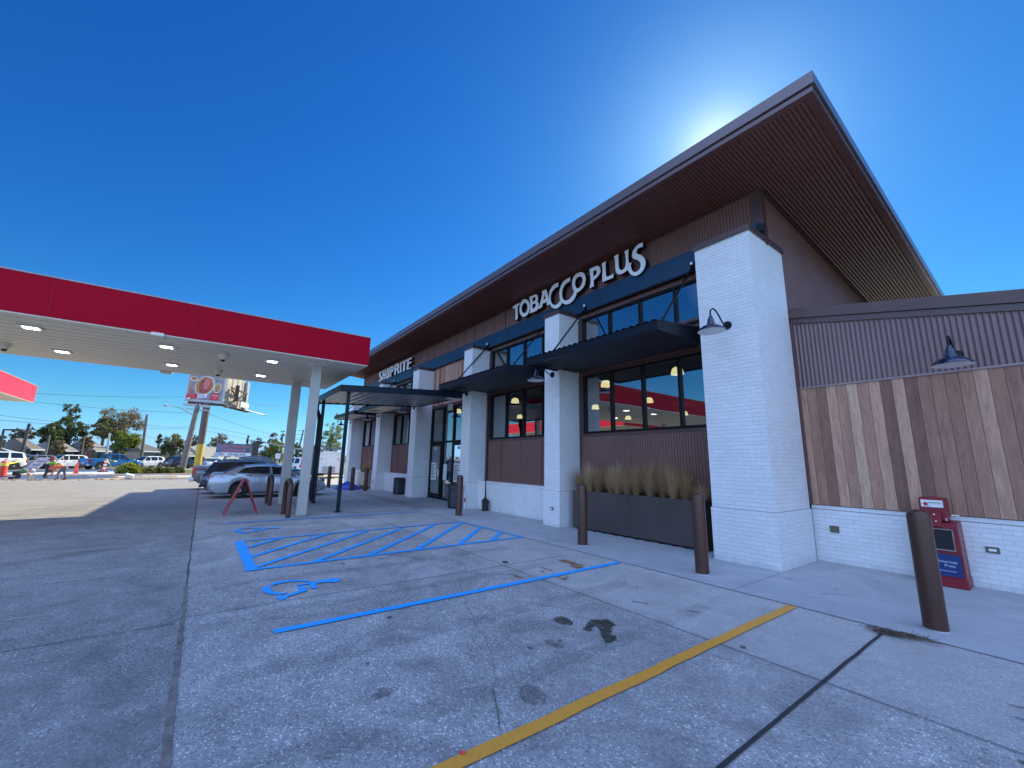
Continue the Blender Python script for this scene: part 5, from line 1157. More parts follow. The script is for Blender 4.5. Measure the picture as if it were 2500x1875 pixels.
qd = ray(773,1120)*41; mb = MB(); mb.bbox(qd.x-1,qd.x+1,qd.y-.45,qd.y+.55,.1,2.0,.05); mb.build('skip_container', M('dark_green_container', (.02,.035,.03), .6), label='dark green container left of the white trailer', cat='container')
# ------------------------------------------------------------------ billboard
def at_plane(u, t, z=0):
    d = ray(u, 1105+ (u-100)*.0205); k = t/d.dot(RN); p = d*k; return Vector((p.x, p.y, z))
bp_ = W(489, 1090, 44); e = empty('billboard', 'tall billboard on a thick brown pole rising behind the red canopy', 'billboard', (bp_.x,bp_.y,0))
dist = Vector((bp_.x, bp_.y)).length; rt = Vector((bp_.y, -bp_.x, 0)).normalized()*-1   # to the right as seen from the lot
if rt.dot(CS) < 0: rt = -rt
tw = Vector((-bp_.x, -bp_.y, 0)).normalized()
BP = M('billboard_pole_rust', (.13,.075,.06), .6, 0, .15, 1); GS = M('galv_frame_grey', (.42,.42,.42), .5, .3, .08, 1)
zl = W(500, 981, 44).z
mb = MB(); mb.tube([(0,0,0),(0,0,zl-.1)], .33, 20); p = mb.build('pole', BP, e, smooth=60)
mb = MB(); mb.tube([(0,0,.02),(0,0,2.9)], .345, 20); mb.build('yellow_band', M('safety_yellow', (.6,.38,.05), .5), p, smooth=60)
zl = W(500, 981, 44).z; zt_ = zl+6.2
fdir = (rt*.93-tw*.36).normalized()   # left face runs away towards the right
ZER = Vector((bp_.x,bp_.y,0)); A_ = W(450,981,45.6)-ZER; B_ = W(546,977,43.2)-ZER; A_.z = B_.z = 0; lc = A_; fdir = (B_-A_).normalized(); KB = (B_-A_).length/6.0; Lf = 6.0
fn = fdir.cross(Vector((0,0,1))).normalized()
if fn.dot(tw) < 0: fn = -fn
def fp(a, z, o=0): return lc+fdir*(a*KB)+fn*o+Vector((0,0,zl+(z-zl)*KB))
def fbox(mb, a0, a1, z0, z1, o0, o1):
    v = [fp(a0,z0,o0),fp(a1,z0,o0),fp(a1,z0,o1),fp(a0,z0,o1),fp(a0,z1,o0),fp(a1,z1,o0),fp(a1,z1,o1),fp(a0,z1,o1)]
    mb.add(v, [(0,3,2,1),(4,5,6,7),(0,1,5,4),(1,2,6,5),(2,3,7,6),(3,0,4,7)]); return mb
mb = MB(); fbox(mb, 0, Lf, zl, zt_, -.2, 0); face = mb.build('advert_face', GS, e)
z0, z1 = zl+.45, zt_-.25
mb = MB(); fbox(mb, .3, Lf-.35, z0, z1, .005, .02); art = mb.build('poster', M('poster_grey_table', (.25,.23,.24), .6, 0, .35, 2.2), face)
def art_poly(name, pts, o, mat):
    mb = MB(); mb.prism([fp(a, z0+z, o) for a, z in pts], fn*.004); return mb.build(name, mat, art)
def ell(ca, cz, ra, rz, rot=0, n=26, j=0):
    return [(ca+ra*math.cos(t)*math.cos(rot)-rz*math.sin(t)*math.sin(rot), cz+ra*math.cos(t)*math.sin(rot)+rz*math.sin(t)*math.cos(rot)) for t in [2*math.pi*k/n for k in range(n)]]
art_poly('platter', ell(2.75,2.7,1.45,2.0,-.3), .024, M('poster_cream', (.62,.58,.52), .6, 0, .2, 4))
art_poly('garnish', ell(2.7,2.72,1.28,1.8,-.3), .03, M('poster_garnish', (.42,.20,.05), .7, 0, .6, 6))
art_poly('roast', ell(2.75,2.75,.95,1.6,-.15), .036, M('poster_roast', (.35,.07,.06), .6, 0, .5, 3))
art_poly('roast_slice', ell(3.0,3.2,.5,1.2,-.1), .042, M('poster_ham', (.55,.16,.14), .6, 0, .35, 4))
art_poly('side_bowl', ell(.95,3.9,.6,.5), .026, M('poster_cream', (.62,.58,.52), .6)); art_poly('side_dish', ell(.95,3.95,.45,.36), .032, M('poster_orange', (.45,.16,.05), .6, 0, .5, 6))
art_poly('side_bowl', ell(4.75,2.5,.62,1.0,-.2), .026, M('poster_cream', (.62,.58,.52), .6)); art_poly('side_dish', ell(4.75,2.5,.48,.82,-.2), .032, M('poster_gold', (.42,.25,.07), .6, 0, .5, 6))
for a, z in ((.35,2.2),(.75,2.5),(.5,1.7),(.8,1.35)): art_poly('sweet_potato', ell(a+.1,z,.25,.2), .03, M('poster_orange2', (.5,.19,.09), .6, 0, .4, 5))
RB = M('poster_red', (.60,.02,.045), .5, 0, .05); art_poly('red_label', [(.15,.15),(1.75,.15),(1.75,1.05),(.15,.95)], .046, RB)
art_poly('white_label', [(1.8,.3),(3.25,.4),(3.3,1.2),(1.85,1.08)], .046, M('poster_white', (.68,.66,.70), .5)); art_poly('brand_label', [(3.75,.1),(5.1,.1),(5.15,1.5),(3.95,1.4)], .046, RB)
# text lies on the face
rotm = Matrix((fdir, Vector((0,0,1)), fn)).transposed().to_euler() if fdir.cross(Vector((0,0,1))).dot(fn) > 0 else Matrix((fdir, Vector((0,0,1)), fdir.cross(Vector((0,0,1))))).transposed().to_euler()
PW = M('print_white', (.8,.8,.8), .5); PK = M('print_plum', (.12,.06,.10), .5)
def bt(nm, s_, size, a, z, mat, xs=1): text_part(nm, s_, size*KB, mat, art, fp(a, z0+z, .053), rotm, .002, xs)
bt('brand_lettering', 'ROUSES', .42, 4.0, .85, PW, .62); bt('brand_lettering', 'MARKETS', .2, 4.15, .4, PW, .8)
bt('slogan_lettering', 'LET US DO', .32, 1.98, .85, PK, .6); bt('slogan_lettering', 'THE COOKING', .3, 1.92, .5, PK, .55)
bt('small_lettering', 'LIVE HUNGRY', .3, .3, .68, M('print_pink', (.75,.25,.28), .5), .55); bt('small_lettering', 'ROUSES.COM', .24, .6, .32, M('print_pink', (.75,.25,.28), .5), .6)
# the other face seen from behind with its steelwork
bstart = W(543,977,44.0)-ZER; bstart.z = 0; bend = W(604,987,46.2)-ZER; bend.z = 0; KR = (bend-bstart).length/4.0
bdir = (bend-bstart).normalized(); bn = bdir.cross(Vector((0,0,1))).normalized()
if bn.dot(tw) < 0: bn = -bn
def bpnt(a, z, o=0): return bstart+bdir*(a*KR)+bn*o+Vector((0,0,zl+(z-zl)*KB))
def bbx(mb, a0, a1, z0_, z1_, o0, o1):
    v = [bpnt(a0,z0_,o0),bpnt(a1,z0_,o0),bpnt(a1,z0_,o1),bpnt(a0,z0_,o1),bpnt(a0,z1_,o0),bpnt(a1,z1_,o0),bpnt(a1,z1_,o1),bpnt(a0,z1_,o1)]
    mb.add(v, [(0,3,2,1),(4,5,6,7),(0,1,5,4),(1,2,6,5),(2,3,7,6),(3,0,4,7)]); return mb
mb = MB(); bbx(mb, 0, 4.0, zl-.15, zt_, -.14, 0); rf = mb.build('rear_panel', M('panel_back_beige', (.44,.39,.32), .6, 0, .15, 1), e)
mb = MB()
for a in (.3,1.1,1.9,2.7,3.3): bbx(mb, a, a+.04, zl-.15, zt_, .001, .05)
bbx(mb, 3.2, 3.45, zl-.15, zt_, .06, .3)
mb.build('panel_rib', GS, rf)
ST = M('steel_brace_brown', (.07,.045,.04), .6); mb = MB()
for a, b in (((.4,.2),(1.5,1.7)),((1.5,1.7),(.4,3.2)),((1.5,1.7),(2.7,3.2)),((.3,3.6),(2.9,3.3)),((.3,1.7),(2.8,1.4)),((1.1,1.5),(1.1,4.4)),((2.75,1.3),(2.75,3.5))):
    mb.bar(bpnt(a[0],zl+a[1],.55), bpnt(b[0],zl+b[1],.55), .16, .16)
mb.build('brace', ST, e)
mb = MB(); mb.bar(bpnt(1.15,zl+1.2,.6), bpnt(1.15,zl+4.4,.6), .4, .3); mb.bar(fp(.5,zl-.2,-.3), fp(Lf+.2,zl-.25,-.4), .25, .25); mb.bar(bpnt(0,zl-.3,.3), bpnt(3.6,zl-.4,.3), .35, .18)
for a in (.3,1.2,2.1,3.0): mb.bar(bpnt(a,zl-.42,.1), bpnt(a+.5,zl-.42,.9), .12, .12)
mb.build('catwalk', ST, e)
mb = MB(); bbx(mb, 1.6, 2.9, zl+.1, zl+1.2, .9, .95); bn_ = mb.build('rolled_sheet', M('rolled_white_sheet', (.6,.64,.64), .6), e)
mb = MB(); mb.tube([bpnt(3.7,zl+.0,.1), bpnt(5.2,zl-.2,.5), bpnt(6.3,zl-.32,.8)], .06, 6); mb.lathe([(.0,-.1),(.16,-.05),(.16,.05),(0,.1)], tuple(bpnt(6.4,zl-.32,.8)), 8); mb.build('light_arm', GS, e)
mb = MB(); c_ = fp(.6,zl+.45,.25); mb.bbox(c_.x-.14,c_.x+.14,c_.y-.14,c_.y+.14,c_.z-.08,c_.z+.08,.03); mb.build('flood_lamp', WHT, e)

# ------------------------------------------------------------------ poles and wires
WP = M('weathered_pole_wood', (.17,.145,.12), .85, 0, .25, 2, .5, 20)
def pole(name, label, ub, ut, vt, t, r, cat='utility pole', mat=WP, arm=None, lean=None):
    b = at_plane(ub, t); top = W(ut, vt, t); e = empty(name, label, cat, (b.x,b.y,0)); tp = top-b
    mb = MB(); mb.tube([(0,0,-.05), tuple(tp*.5), tuple(tp)], [r, r*.88, r*.72], 10); mb.build('pole', mat, e, smooth=60)
    return e, b, tp
pl, pb, ptp = pole('utility_pole', 'leaning grey wooden utility pole with a street lamp on the grass verge', 449, 484, 985, 40.8, .28)
mb = MB(); a = ptp*.80; mb.tube([tuple(a), tuple(a+rt*-1.2+Vector((0,0,.75))), tuple(a+rt*-2.1+Vector((0,0,.95)))], .05, 6); mb.build('lamp_arm', GS, pl)
mb = MB(); q_ = a+rt*-2.4+Vector((0,0,.92)); mb.lathe([(.0,-.1),(.16,-.06),(.2,.02),(.1,.1),(0,.12)], tuple(q_), 10); mb.build('lamp_head', GS, pl)
mb = MB(); mb.bar(tuple(ptp*.97+rt*-1.2), tuple(ptp*.965+rt*1.0), .3, .22); mb.bar(tuple(ptp*.91+rt*-.9), tuple(ptp*.905+rt*1.1), .12, .12); mb.build('crossarm', GS, pl)
pole('utility_pole', 'dark leaning utility pole at the far left behind the brick fence', 52, 72, 1034, 72, .2, mat=M('dark_pole_wood', (.06,.055,.05), .8, 0, .2))
pole('utility_pole', 'tall dark utility pole behind the large oak', 347, 359, 1012, 78, .24)
pole('lamp_post', 'pale light pole in front of the grey roof', 261, 268, 1057, 70, .17, 'lamp post', GS)
pole('utility_pole', 'thin grey pole behind the grey hatchback', 112, 122, 1062, 70, .13)
pole('utility_pole', 'thin pole behind the white suv', 201, 207, 1064, 72, .11)
u2, b2, t2 = pole('utility_pole', 'dark utility pole with several wires between the canopy columns', 722, 741, 1050, 74, .2, mat=M('dark_pole_wood', (.06,.055,.05), .8, 0, .2))
mb = MB()
for k in (.97,.85,.72): mb.bar(tuple(t2*k-rt*1.2), tuple(t2*k+rt*1.2+Vector((0,0,.2))), .1, .1)
mb.build('crossarm', WP, u2)
l_, lb, lt = pole('street_lamp', 'bent-arm parking lamp at the far left edge', 0, 9, 1049, 60, .12, 'street lamp', M('lamp_bronze', (.06,.06,.065), .5, .3))
mb = MB(); mb.bar(tuple(lt), tuple(lt+rt*1.3+Vector((0,0,.05))), .3, .14); mb.build('lamp_head', PLS, l_)
tl_, tb_, tt_ = pole('traffic_mast', 'traffic signal mast whose arm reaches left beside the rear column', 740, 739, 1098, 66, .15, 'traffic signal', GS)
mb = MB(); mb.tube([tuple(tt_), tuple(tt_-rt*3+Vector((0,0,.5))), tuple(tt_-rt*8.2+Vector((0,0,1.3)))], [.12,.1,.07], 8); mb.build('mast_arm', GS, tl_)
mb = MB(); c_ = tt_-rt*7.9+Vector((0,0,1.25)); mb.bar(tuple(c_-rt*1.1), tuple(c_+rt*.5), .25, .3); mb.build('signal_head', PLS, tl_)
sg, sb, st_ = pole('road_sign', 'white speed limit sign on a post behind the dark crossover', 679, 679, 1107, 60, .05, 'sign', GS)
mb = MB(); c_ = st_; v = [c_-rt*.42+Vector((0,0,-.95))+tw*.08, c_+rt*.42+Vector((0,0,-.95))+tw*.08, c_+rt*.42+tw*.08, c_-rt*.42+tw*.08]; mb.prism(v, tw*.03); pn_ = mb.build('sign_plate', WHT, sg)
sg2, sb2, st2 = pole('road_sign', 'small sign on a post right of the billboard pole', 527, 529, 1104, 58, .04, 'sign', GS)
mb = MB(); c_ = st2; v = [c_-rt*.3+Vector((0,0,-.8))+tw*.08, c_+rt*.3+Vector((0,0,-.8))+tw*.08, c_+rt*.3+tw*.08, c_-rt*.3+tw*.08]; mb.prism(v, tw*.03); mb.build('sign_plate', M('sign_silver', (.5,.52,.55), .5), sg2)
WIRE = M('wire_black', (.03,.03,.035), .6)
wires = [((0,955,70),(470,968,70)),((0,972,74),(470,1008,74)),((0,1014,74),(360,1040,74)),((0,1026,72),(480,1046,72)),((350,1036,78),(480,1040,78)),((484,1000,45),(740,1068,74)),((500,1040,60),(740,1078,74)),((598,984,50),(760,988,70)),((500,1050,60),(740,1090,74)),((72,1034,72),(125,1068,70)),((358,1062,78),(400,1070,78))]
for i, (a, b) in enumerate(wires):
    A = W(*a); B = W(*b); pts = []
    for k in range(13):
        t = k/12; p = A.lerp(B, t); p.z -= 4*(.35 if i != 5 else .9)*t*(1-t); pts.append(p)
    mb = MB(); mb.tube(pts, .022, 4, False); mb.build('power_line', WIRE, group='power lines over the far road', label='thin dark power line strung across the sky behind the canopy', cat='wire')

# ------------------------------------------------------------------ message sign
c0 = W(571, 1104, 57); e = empty('message_sign', 'roadside sign with red DAMAGE lettering above the parked vehicles', 'sign', (c0.x,c0.y,0))
rs = Vector((c0.y, -c0.x, 0)).normalized(); rs = rs if rs.dot(CS) > 0 else -rs; ts = Vector((-c0.x,-c0.y,0)).normalized()
za, zb, zc, zd = W(571,1083,57).z, W(571,1105,57).z, W(571,1114.5,57).z, 1.0
hwid = 2.30
def sp(a, z, o=0): return rs*a+ts*o+Vector((0,0,z))
mb = MB(); v = [sp(-hwid,zb),sp(hwid,zb),sp(hwid,za),sp(-hwid,za)]; mb.prism(v, ts*-.3); scn = mb.build('screen', M('sign_screen_blue', (.10,.14,.21), .4, 0, .5, 1.4), e)
mb = MB(); v = [sp(-hwid,zc),sp(hwid,zc),sp(hwid,zb-.02),sp(-hwid,zb-.02)]; mb.prism(v, ts*-.3); lw = mb.build('name_board', WHT, e)
mb = MB(); v = [sp(hwid+.02,zc-.1,.05),sp(hwid+.95,zc-.1,-.5),sp(hwid+.95,za+.1,-.5),sp(hwid+.02,za+.25,.05)]; mb.prism(v, ts*-.4); mb.build('side_panel', M('sign_side_dark', (.045,.035,.035), .6), e)
mb = MB(); mb.tube([tuple(sp(-1,0,-.15)),tuple(sp(-1,zc,-.15))],.15,8); mb.tube([tuple(sp(1,0,-.15)),tuple(sp(1,zc,-.15))],.15,8); mb.build('post', PLS, e)
rm = Matrix((rs, Vector((0,0,1)), rs.cross(Vector((0,0,1))))).transposed().to_euler()
LR = M('sign_letter_red', (.80,.20,.22), .5)
text_part('screen_lettering', 'WIND-FIRE-HAIL', .56, LR, scn, sp(0,zb+(za-zb)*.56,.03), rm, .01, .98, 'CENTER'); text_part('screen_lettering', 'DAMAGE', .80, LR, scn, sp(0,zb+.06,.03), rm, .01, .98, 'CENTER')
text_part('board_lettering', 'APEX', .42, PK, lw, sp(-hwid+.1,zc+.18,.03), rm, .01, .9); text_part('board_lettering', '337-626-3725', .5, M('ink_navy', (.03,.05,.09), .5), lw, sp(-.75,zc+.14,.03), rm, .01, .82)

# ------------------------------------------------------------------ trees
LEAF = {'dark': mat_leaf('leaf_dark_green', (.035,.052,.018), (.075,.105,.034), (.14,.165,.06)), 'olive': mat_leaf('leaf_olive', (.07,.075,.03), (.14,.15,.06), (.22,.21,.10)),
        'grey': mat_leaf('leaf_grey_brown', (.075,.07,.05), (.12,.115,.08), (.17,.15,.105)), 'bright': mat_leaf('leaf_yellow_green', (.08,.105,.02), (.18,.22,.04), (.30,.31,.07)),
        'rust': mat_leaf('leaf_rusty', (.11,.08,.045), (.19,.15,.09), (.27,.215,.13)), 'pine': mat_leaf('needle_grey_green', (.045,.06,.035), (.085,.10,.06), (.13,.14,.09))}
BARK = M('bark', (.10,.082,.065), .9, 0, .3, 2)
def tree(label, u0, u1, vt, vb, t, kind, nleaf=2600, dens=.75, group='trees beyond the road', clumps=26, leaf=.3, name='oak_tree', trunk_u=None, seed=1, shape='round', cat='tree', tr=.28):
    rnd = random.Random(seed*17+3); cu = (u0+u1)/2; top = W(cu, vt, t); bot = W(cu, vb, t); D = Vector((top.x, top.y)).length
    r0, r1 = ray(u0, (vt+vb)/2), ray(u1, (vt+vb)/2); rw = r0.angle(r1)*D/2; zc_ = (top.z+bot.z)/2; rh = (top.z-bot.z)/2
    e = empty(name, label, cat, (top.x, top.y, 0), 0, group)
    cs = []
    clumps = int(clumps*1.7)
    for i in range(clumps):
        while True:
            p = Vector((rnd.uniform(-1,1), rnd.uniform(-1,1), rnd.uniform(-1,1)))
            if p.length < 1 and p.length > .25: break
        if shape == 'cone': f = (1-p.z)/2*.8+.25; p.x *= f; p.y *= f
        if shape == 'crown': p.z = abs(p.z)*1.2-.3
        cs.append((Vector((p.x*rw*.9, p.y*rw*.9, zc_+p.z*rh*.9)), rnd.uniform(.14,.30)*min(rw, rh*1.3)))
    mb = MB(); tb = Vector((0,0,-.05)); base = Vector((rnd.uniform(-.2,.2), 0, max(.5, bot.z-rh*.1)))
    mid = Vector((base.x*.6, 0, zc_))
    mb.tube([tb, base, mid], [tr, tr*.75, tr*.4], 8, False)
    for c, r_ in cs[:14]:
        s0 = base.lerp(mid, rnd.uniform(0, 1)); mb.tube([s0, s0.lerp(c, .5)+Vector((0,0,.15*rh)), c], [tr*.35, tr*.2, tr*.06], 5, False)
    mb.build('trunk', BARK, e)
    vs = []; fs = []; m_ = 0
    for i in range(nleaf):
        c, r_ = cs[rnd.randrange(len(cs))]
        d = Vector((rnd.gauss(0,1), rnd.gauss(0,1), rnd.gauss(0,.8))); d = d.normalized()*r_*rnd.uniform(.25, 1.12)
        p = c+d; s_ = leaf*rnd.uniform(.5, 1.15); a = Vector((rnd.gauss(0,1), rnd.gauss(0,1), rnd.gauss(0,1))).normalized(); b = a.cross(Vector((rnd.gauss(0,1), rnd.gauss(0,1), rnd.gauss(0,1)))).normalized()
        vs += [p-a*s_*.5-b*s_*.25, p+b*s_*.05-a*s_*.1-b*s_*.45, p+a*s_*.5, p+b*s_*.4]; fs.append((m_, m_+1, m_+2, m_+3)); m_ += 4
    mb = MB(); mb.v = [tuple(v) for v in vs]; mb.f = fs; mb.build('crown', LEAF[kind], e, flip=True)
    return e
tree('tall thin pine with an open flat top rising over the oaks', 158, 205, 968, 1030, 88, 'pine', 650, leaf=.26, name='pine_tree', clumps=13, seed=1, shape='crown', tr=.22)
tree('dark dense oak left of the tall thin pine', 98, 168, 1030, 1090, 82, 'dark', 3600, seed=2, leaf=.30)
tree('dark oak right under the tall thin pine', 140, 228, 1012, 1085, 84, 'dark', 4600, seed=3, leaf=.30)
tree('large spreading oak with thin rusty upper crown', 236, 368, 992, 1082, 86, 'rust', 5600, seed=4, clumps=40, leaf=.30, tr=.4)
tree('grey leafed tree on the left side of the large oak', 228, 300, 1015, 1078, 84, 'olive', 3200, seed=5, leaf=.30)
tree('bright yellow-green tree in front of the large oak', 272, 350, 1050, 1112, 74, 'bright', 4600, seed=6, leaf=.28)
tree('brown bushy tree behind the brick fence', 122, 168, 1075, 1112, 72.6, 'rust', 1800, seed=7, leaf=.25, tr=.15)
tree('pale bare-looking tree at the far left', 28, 98, 1040, 1082, 110, 'grey', 1100, seed=8, clumps=20, leaf=.4)
tree('dark tree at the left edge behind the parking lamp', -25, 20, 1056, 1098, 80, 'dark', 2400, seed=9, leaf=.30)
tree('low grey tree row over the fence at the left', 15, 80, 1070, 1098, 95, 'grey', 1600, seed=10, leaf=.30)
tree('brown shrubby tree between the two grey roofs', 195, 238, 1062, 1104, 78, 'rust', 1600, seed=11, leaf=.3, tr=.15)
tree('slim grey-green tree left of the gabled house', 380, 404, 1058, 1086, 96, 'pine', 900, seed=12, leaf=.30, name='pine_tree', shape='cone')
tree('round green tree left of the leaning utility pole', 392, 462, 1060, 1114, 72.5, 'olive', 4200, seed=13, leaf=.27)
tree('pale green tree between the utility pole and the billboard pole', 455, 495, 1060, 1098, 90, 'grey', 1400, seed=14, leaf=.30)
tree('rusty tree with thin top right of the billboard pole', 515, 562, 1052, 1098, 88, 'rust', 1500, seed=15, leaf=.3)
tree('grey brown broad tree above the long low house', 508, 585, 1072, 1110, 84, 'grey', 2600, seed=16, leaf=.3)
tree('thin distant pine behind the message sign', 600, 616, 1060, 1090, 98, 'pine', 500, seed=17, leaf=.30, name='pine_tree', shape='cone', clumps=10)
tree('grey tree right behind the message sign', 612, 648, 1066, 1098, 95, 'grey', 1200, seed=18, leaf=.30)
tree('tall pale tree left of the rear canopy column', 653, 684, 1054, 1098, 92, 'rust', 1200, seed=19, leaf=.30)
tree('yellow-green round tree left of the rear canopy column', 655, 700, 1073, 1122, 76, 'bright', 3000, seed=20, leaf=.28)
tree('olive tree mass behind the speed limit sign', 635, 690, 1085, 1126, 80, 'olive', 2600, seed=21, leaf=.3)
tree('dark tree right of the rear canopy column', 710, 745, 1078, 1128, 82, 'dark', 2600, seed=22, leaf=.3)
tree('wispy pine seen right of the rear canopy column', 684, 700, 1048, 1080, 98, 'pine', 450, seed=23, leaf=.30, name='pine_tree', clumps=9)
tree('yellowing tree between the entry posts and the store', 782, 845, 1028, 1098, 60, 'bright', 4200, seed=24, leaf=.24, clumps=34)
tree('pale grey tree low behind the white trailer', 775, 850, 1075, 1120, 66, 'grey', 2200, seed=25, leaf=.26)
tree('dark green tree low behind the entry posts', 745, 800, 1080, 1125, 70, 'olive', 2400, seed=26, leaf=.28)
tree('thin bare twiggy tree topping the yellowing tree', 818, 838, 1004, 1035, 62, 'rust', 160, seed=27, leaf=.2, clumps=7, tr=.06)
# far-off tree line
rnd = random.Random(99); vs = []; fs = []; m_ = 0
for i in range(9000):
    s_ = rnd.uniform(-190, 230); t = rnd.uniform(128, 150); h = 3.0+3.0*noise.noise((s_*.06, 0, 0))+2.0*noise.noise((s_*.23, 3, 0)); p = road(s_, t, rnd.uniform(0, max(1, h)))
    q = .8*rnd.uniform(.5, 1.2); a = Vector((rnd.gauss(0,1), rnd.gauss(0,1), rnd.gauss(0,1))).normalized(); b = a.orthogonal().normalized()
    vs += [p-a*q*.6, p-b*q*.5, p+a*q*.6, p+b*q*.5]; fs.append((m_, m_+1, m_+2, m_+3)); m_ += 4
mb = MB(); mb.v = [tuple(v) for v in vs]; mb.f = fs; mb.build('far_woodland', LEAF['grey'], flip=True, kind='stuff')

# ------------------------------------------------------------------ houses and fence beyond the road
RF1 = M('shingle_brown', (.15,.125,.105), .9, 0, .15, 2, .3, 20); RF2 = M('shingle_grey', (.20,.195,.18), .9, 0, .15, 2, .3, 20); WL1 = M('house_wall_tan', (.38,.32,.25), .8, 0, .1, 1); WB = M('house_brick', (.24,.12,.085), .85, 0, .15, 2)
def house(label, u0, u1, vt, ve, t, roofm, wallm, deep=9, cat='house', hip=True, ridge=.35):
    A = at_plane(u0, t); B = at_plane(u1, t); zt2 = W((u0+u1)/2, vt, t+deep/2).z; ze = W((u0+u1)/2, ve, t).z
    e = empty('house', label, cat, ((A+B)/2)); o = (A+B)/2; L_ = (B-A).length/2; dx = (B-A).normalized(); dy = RN.copy(); dp = deep
    P_ = lambda a, b, z: dx*a+dy*b+Vector((0,0,z))
    mb = MB(); mb.add([P_(-L_*.93,.5,0),P_(L_*.93,.5,0),P_(L_*.93,dp-.5,0),P_(-L_*.93,dp-.5,0),P_(-L_*.93,.5,ze),P_(L_*.93,.5,ze),P_(L_*.93,dp-.5,ze),P_(-L_*.93,dp-.5,ze)], [(4,5,6,7),(0,1,5,4),(1,2,6,5),(2,3,7,6),(3,0,4,7)]); mb.build('wall', wallm, e)
    rr_ = L_*ridge if hip else L_; mb = MB()
    mb.add([P_(-L_,0,ze-.08),P_(L_,0,ze-.08),P_(L_,dp,ze-.08),P_(-L_,dp,ze-.08),P_(-rr_,dp/2,zt2),P_(rr_,dp/2,zt2)], [(0,1,5,4),(1,2,5),(2,3,4,5),(3,0,4),(0,3,2,1)]); mb.build('roof', roofm, e)
    mb = MB(); mb.bar(P_(-L_,-.03,ze-.12), P_(L_,-.03,ze-.12), .12, .2); mb.build('gutter', WHT, e)
    for k, a in enumerate((-.5, .1, .55)):
        mb = MB(); c = P_(a*L_, .46, ze*.5); v = [c-dx*.6+Vector((0,0,-.1)), c+dx*.6+Vector((0,0,-.1)), c+dx*.6+Vector((0,0,1.0)), c-dx*.6+Vector((0,0,1.0))]; mb.prism(v, -dy*.05); mb.build('window', CGL, e)
    return e
house('brown-roofed house behind the fence at the left', 74, 108, 1072, 1096, 77, RF1, WB, 8, ridge=.75)
house('house with a small grey roof right of the dark oaks', 150, 192, 1077, 1099, 80, RF2, WB, 8, ridge=.8)
house('house with a grey roof behind the pale light pole', 232, 272, 1078, 1100, 78, RF2, WB, 8, ridge=.8)
house('dark peaked house right of the yellow-green tree', 344, 408, 1076, 1101, 80, M('shingle_charcoal', (.10,.10,.10), .9, 0, .15, 2), WL1, 12, ridge=.12)
house('tan-roofed house behind the round green tree', 448, 500, 1090, 1112, 78, RF2, WL1, 10, ridge=.4)
house('long low grey-roofed building behind the message sign', 500, 606, 1093, 1117, 76, M('shingle_tan', (.25,.235,.20), .9, 0, .12, 2), WL1, 12, 'building', ridge=.7)
mb = MB(); A = at_plane(25, 73); B = at_plane(96, 73.6); zz = W(60, 1096, 73).z; mb.add([A+Vector((0,0,zz-.4)),B+Vector((0,0,zz-.9)),B+RN*3+Vector((0,0,zz-.6)),A+RN*3+Vector((0,0,zz+.3))], [(0,1,2,3)]); mb.add([A+Vector((0,0,zz-.48)),B+Vector((0,0,zz-.98)),B+RN*3+Vector((0,0,zz-.68)),A+RN*3+Vector((0,0,zz+.22))], [(3,2,1,0)])
for p in (A+RN*.3, B+RN*.3, A+RN*2.6, B+RN*2.6): mb.tube([(p.x,p.y,0),(p.x,p.y,zz-.6)], .06, 5)
mb.build('carport', M('carport_pale_blue', (.42,.50,.53), .4, .3), label='low pale blue metal carport roof above the brick fence', cat='carport')
fz = W(150, 1101, 71.5).z; e = empty('boundary_fence', 'long reddish wooden fence with brick posts along the far side of the road', 'fence')
mb = MB(); s0, s1 = -40, 32; a, b = road(s0, 71.5), road(s1, 71.5)
for k in range(9):
    z_ = .05+k*fz/9; mb.bar((a.x,a.y,z_+fz/18), (b.x,b.y,z_+fz/18), .06, fz/9-.03)
mb.build('board_panel', M('fence_cedar', (.40,.215,.12), .8, 0, .2, .6), e)
for s_ in range(s0, s1+1, 5):
    p = road(s_, 71.4); mb = MB(); mb.bbox(p.x-.28,p.x+.28,p.y-.28,p.y+.28,0,fz+.12,.03); mb.build('post', WB, e)
# shrubs on the verge
SHR = ['large light green shrub at the left end of the mulch bed','low dark shrub next to the light green shrub','second round shrub in the mulch bed','third round shrub in the mulch bed','fourth round shrub beside the utility pole','last round shrub in front of the grey pickup']
for (u, s_, h, kd), lab in zip(((322,.85,.85,'bright'),(343,.7,.5,'dark'),(368,.5,.42,'olive'),(393,.5,.42,'dark'),(416,.5,.42,'olive'),(440,.5,.4,'dark')), SHR):
    c = at_plane(u, 39.6); rnd = random.Random(u); vs = []; fs = []; m_ = 0
    for i in range(700):
        d = Vector((rnd.gauss(0,1), rnd.gauss(0,1), abs(rnd.gauss(0,1)))).normalized(); p = Vector((d.x*s_, d.y*s_, .05+d.z*h))*rnd.uniform(.5,1.08); q = .13; a = Vector((rnd.gauss(0,1), rnd.gauss(0,1), rnd.gauss(0,1))).normalized(); b = a.orthogonal()
        vs += [p-a*q, p-b*q*.6, p+a*q, p+b*q*.6]; fs.append((m_, m_+1, m_+2, m_+3)); m_ += 4
    mb = MB(); mb.v = [tuple(v) for v in vs]; mb.f = fs; o = mb.build('shrub', LEAF[kd], label=lab, cat='shrub', group='shrubs in the mulch bed', flip=True); o.location = c

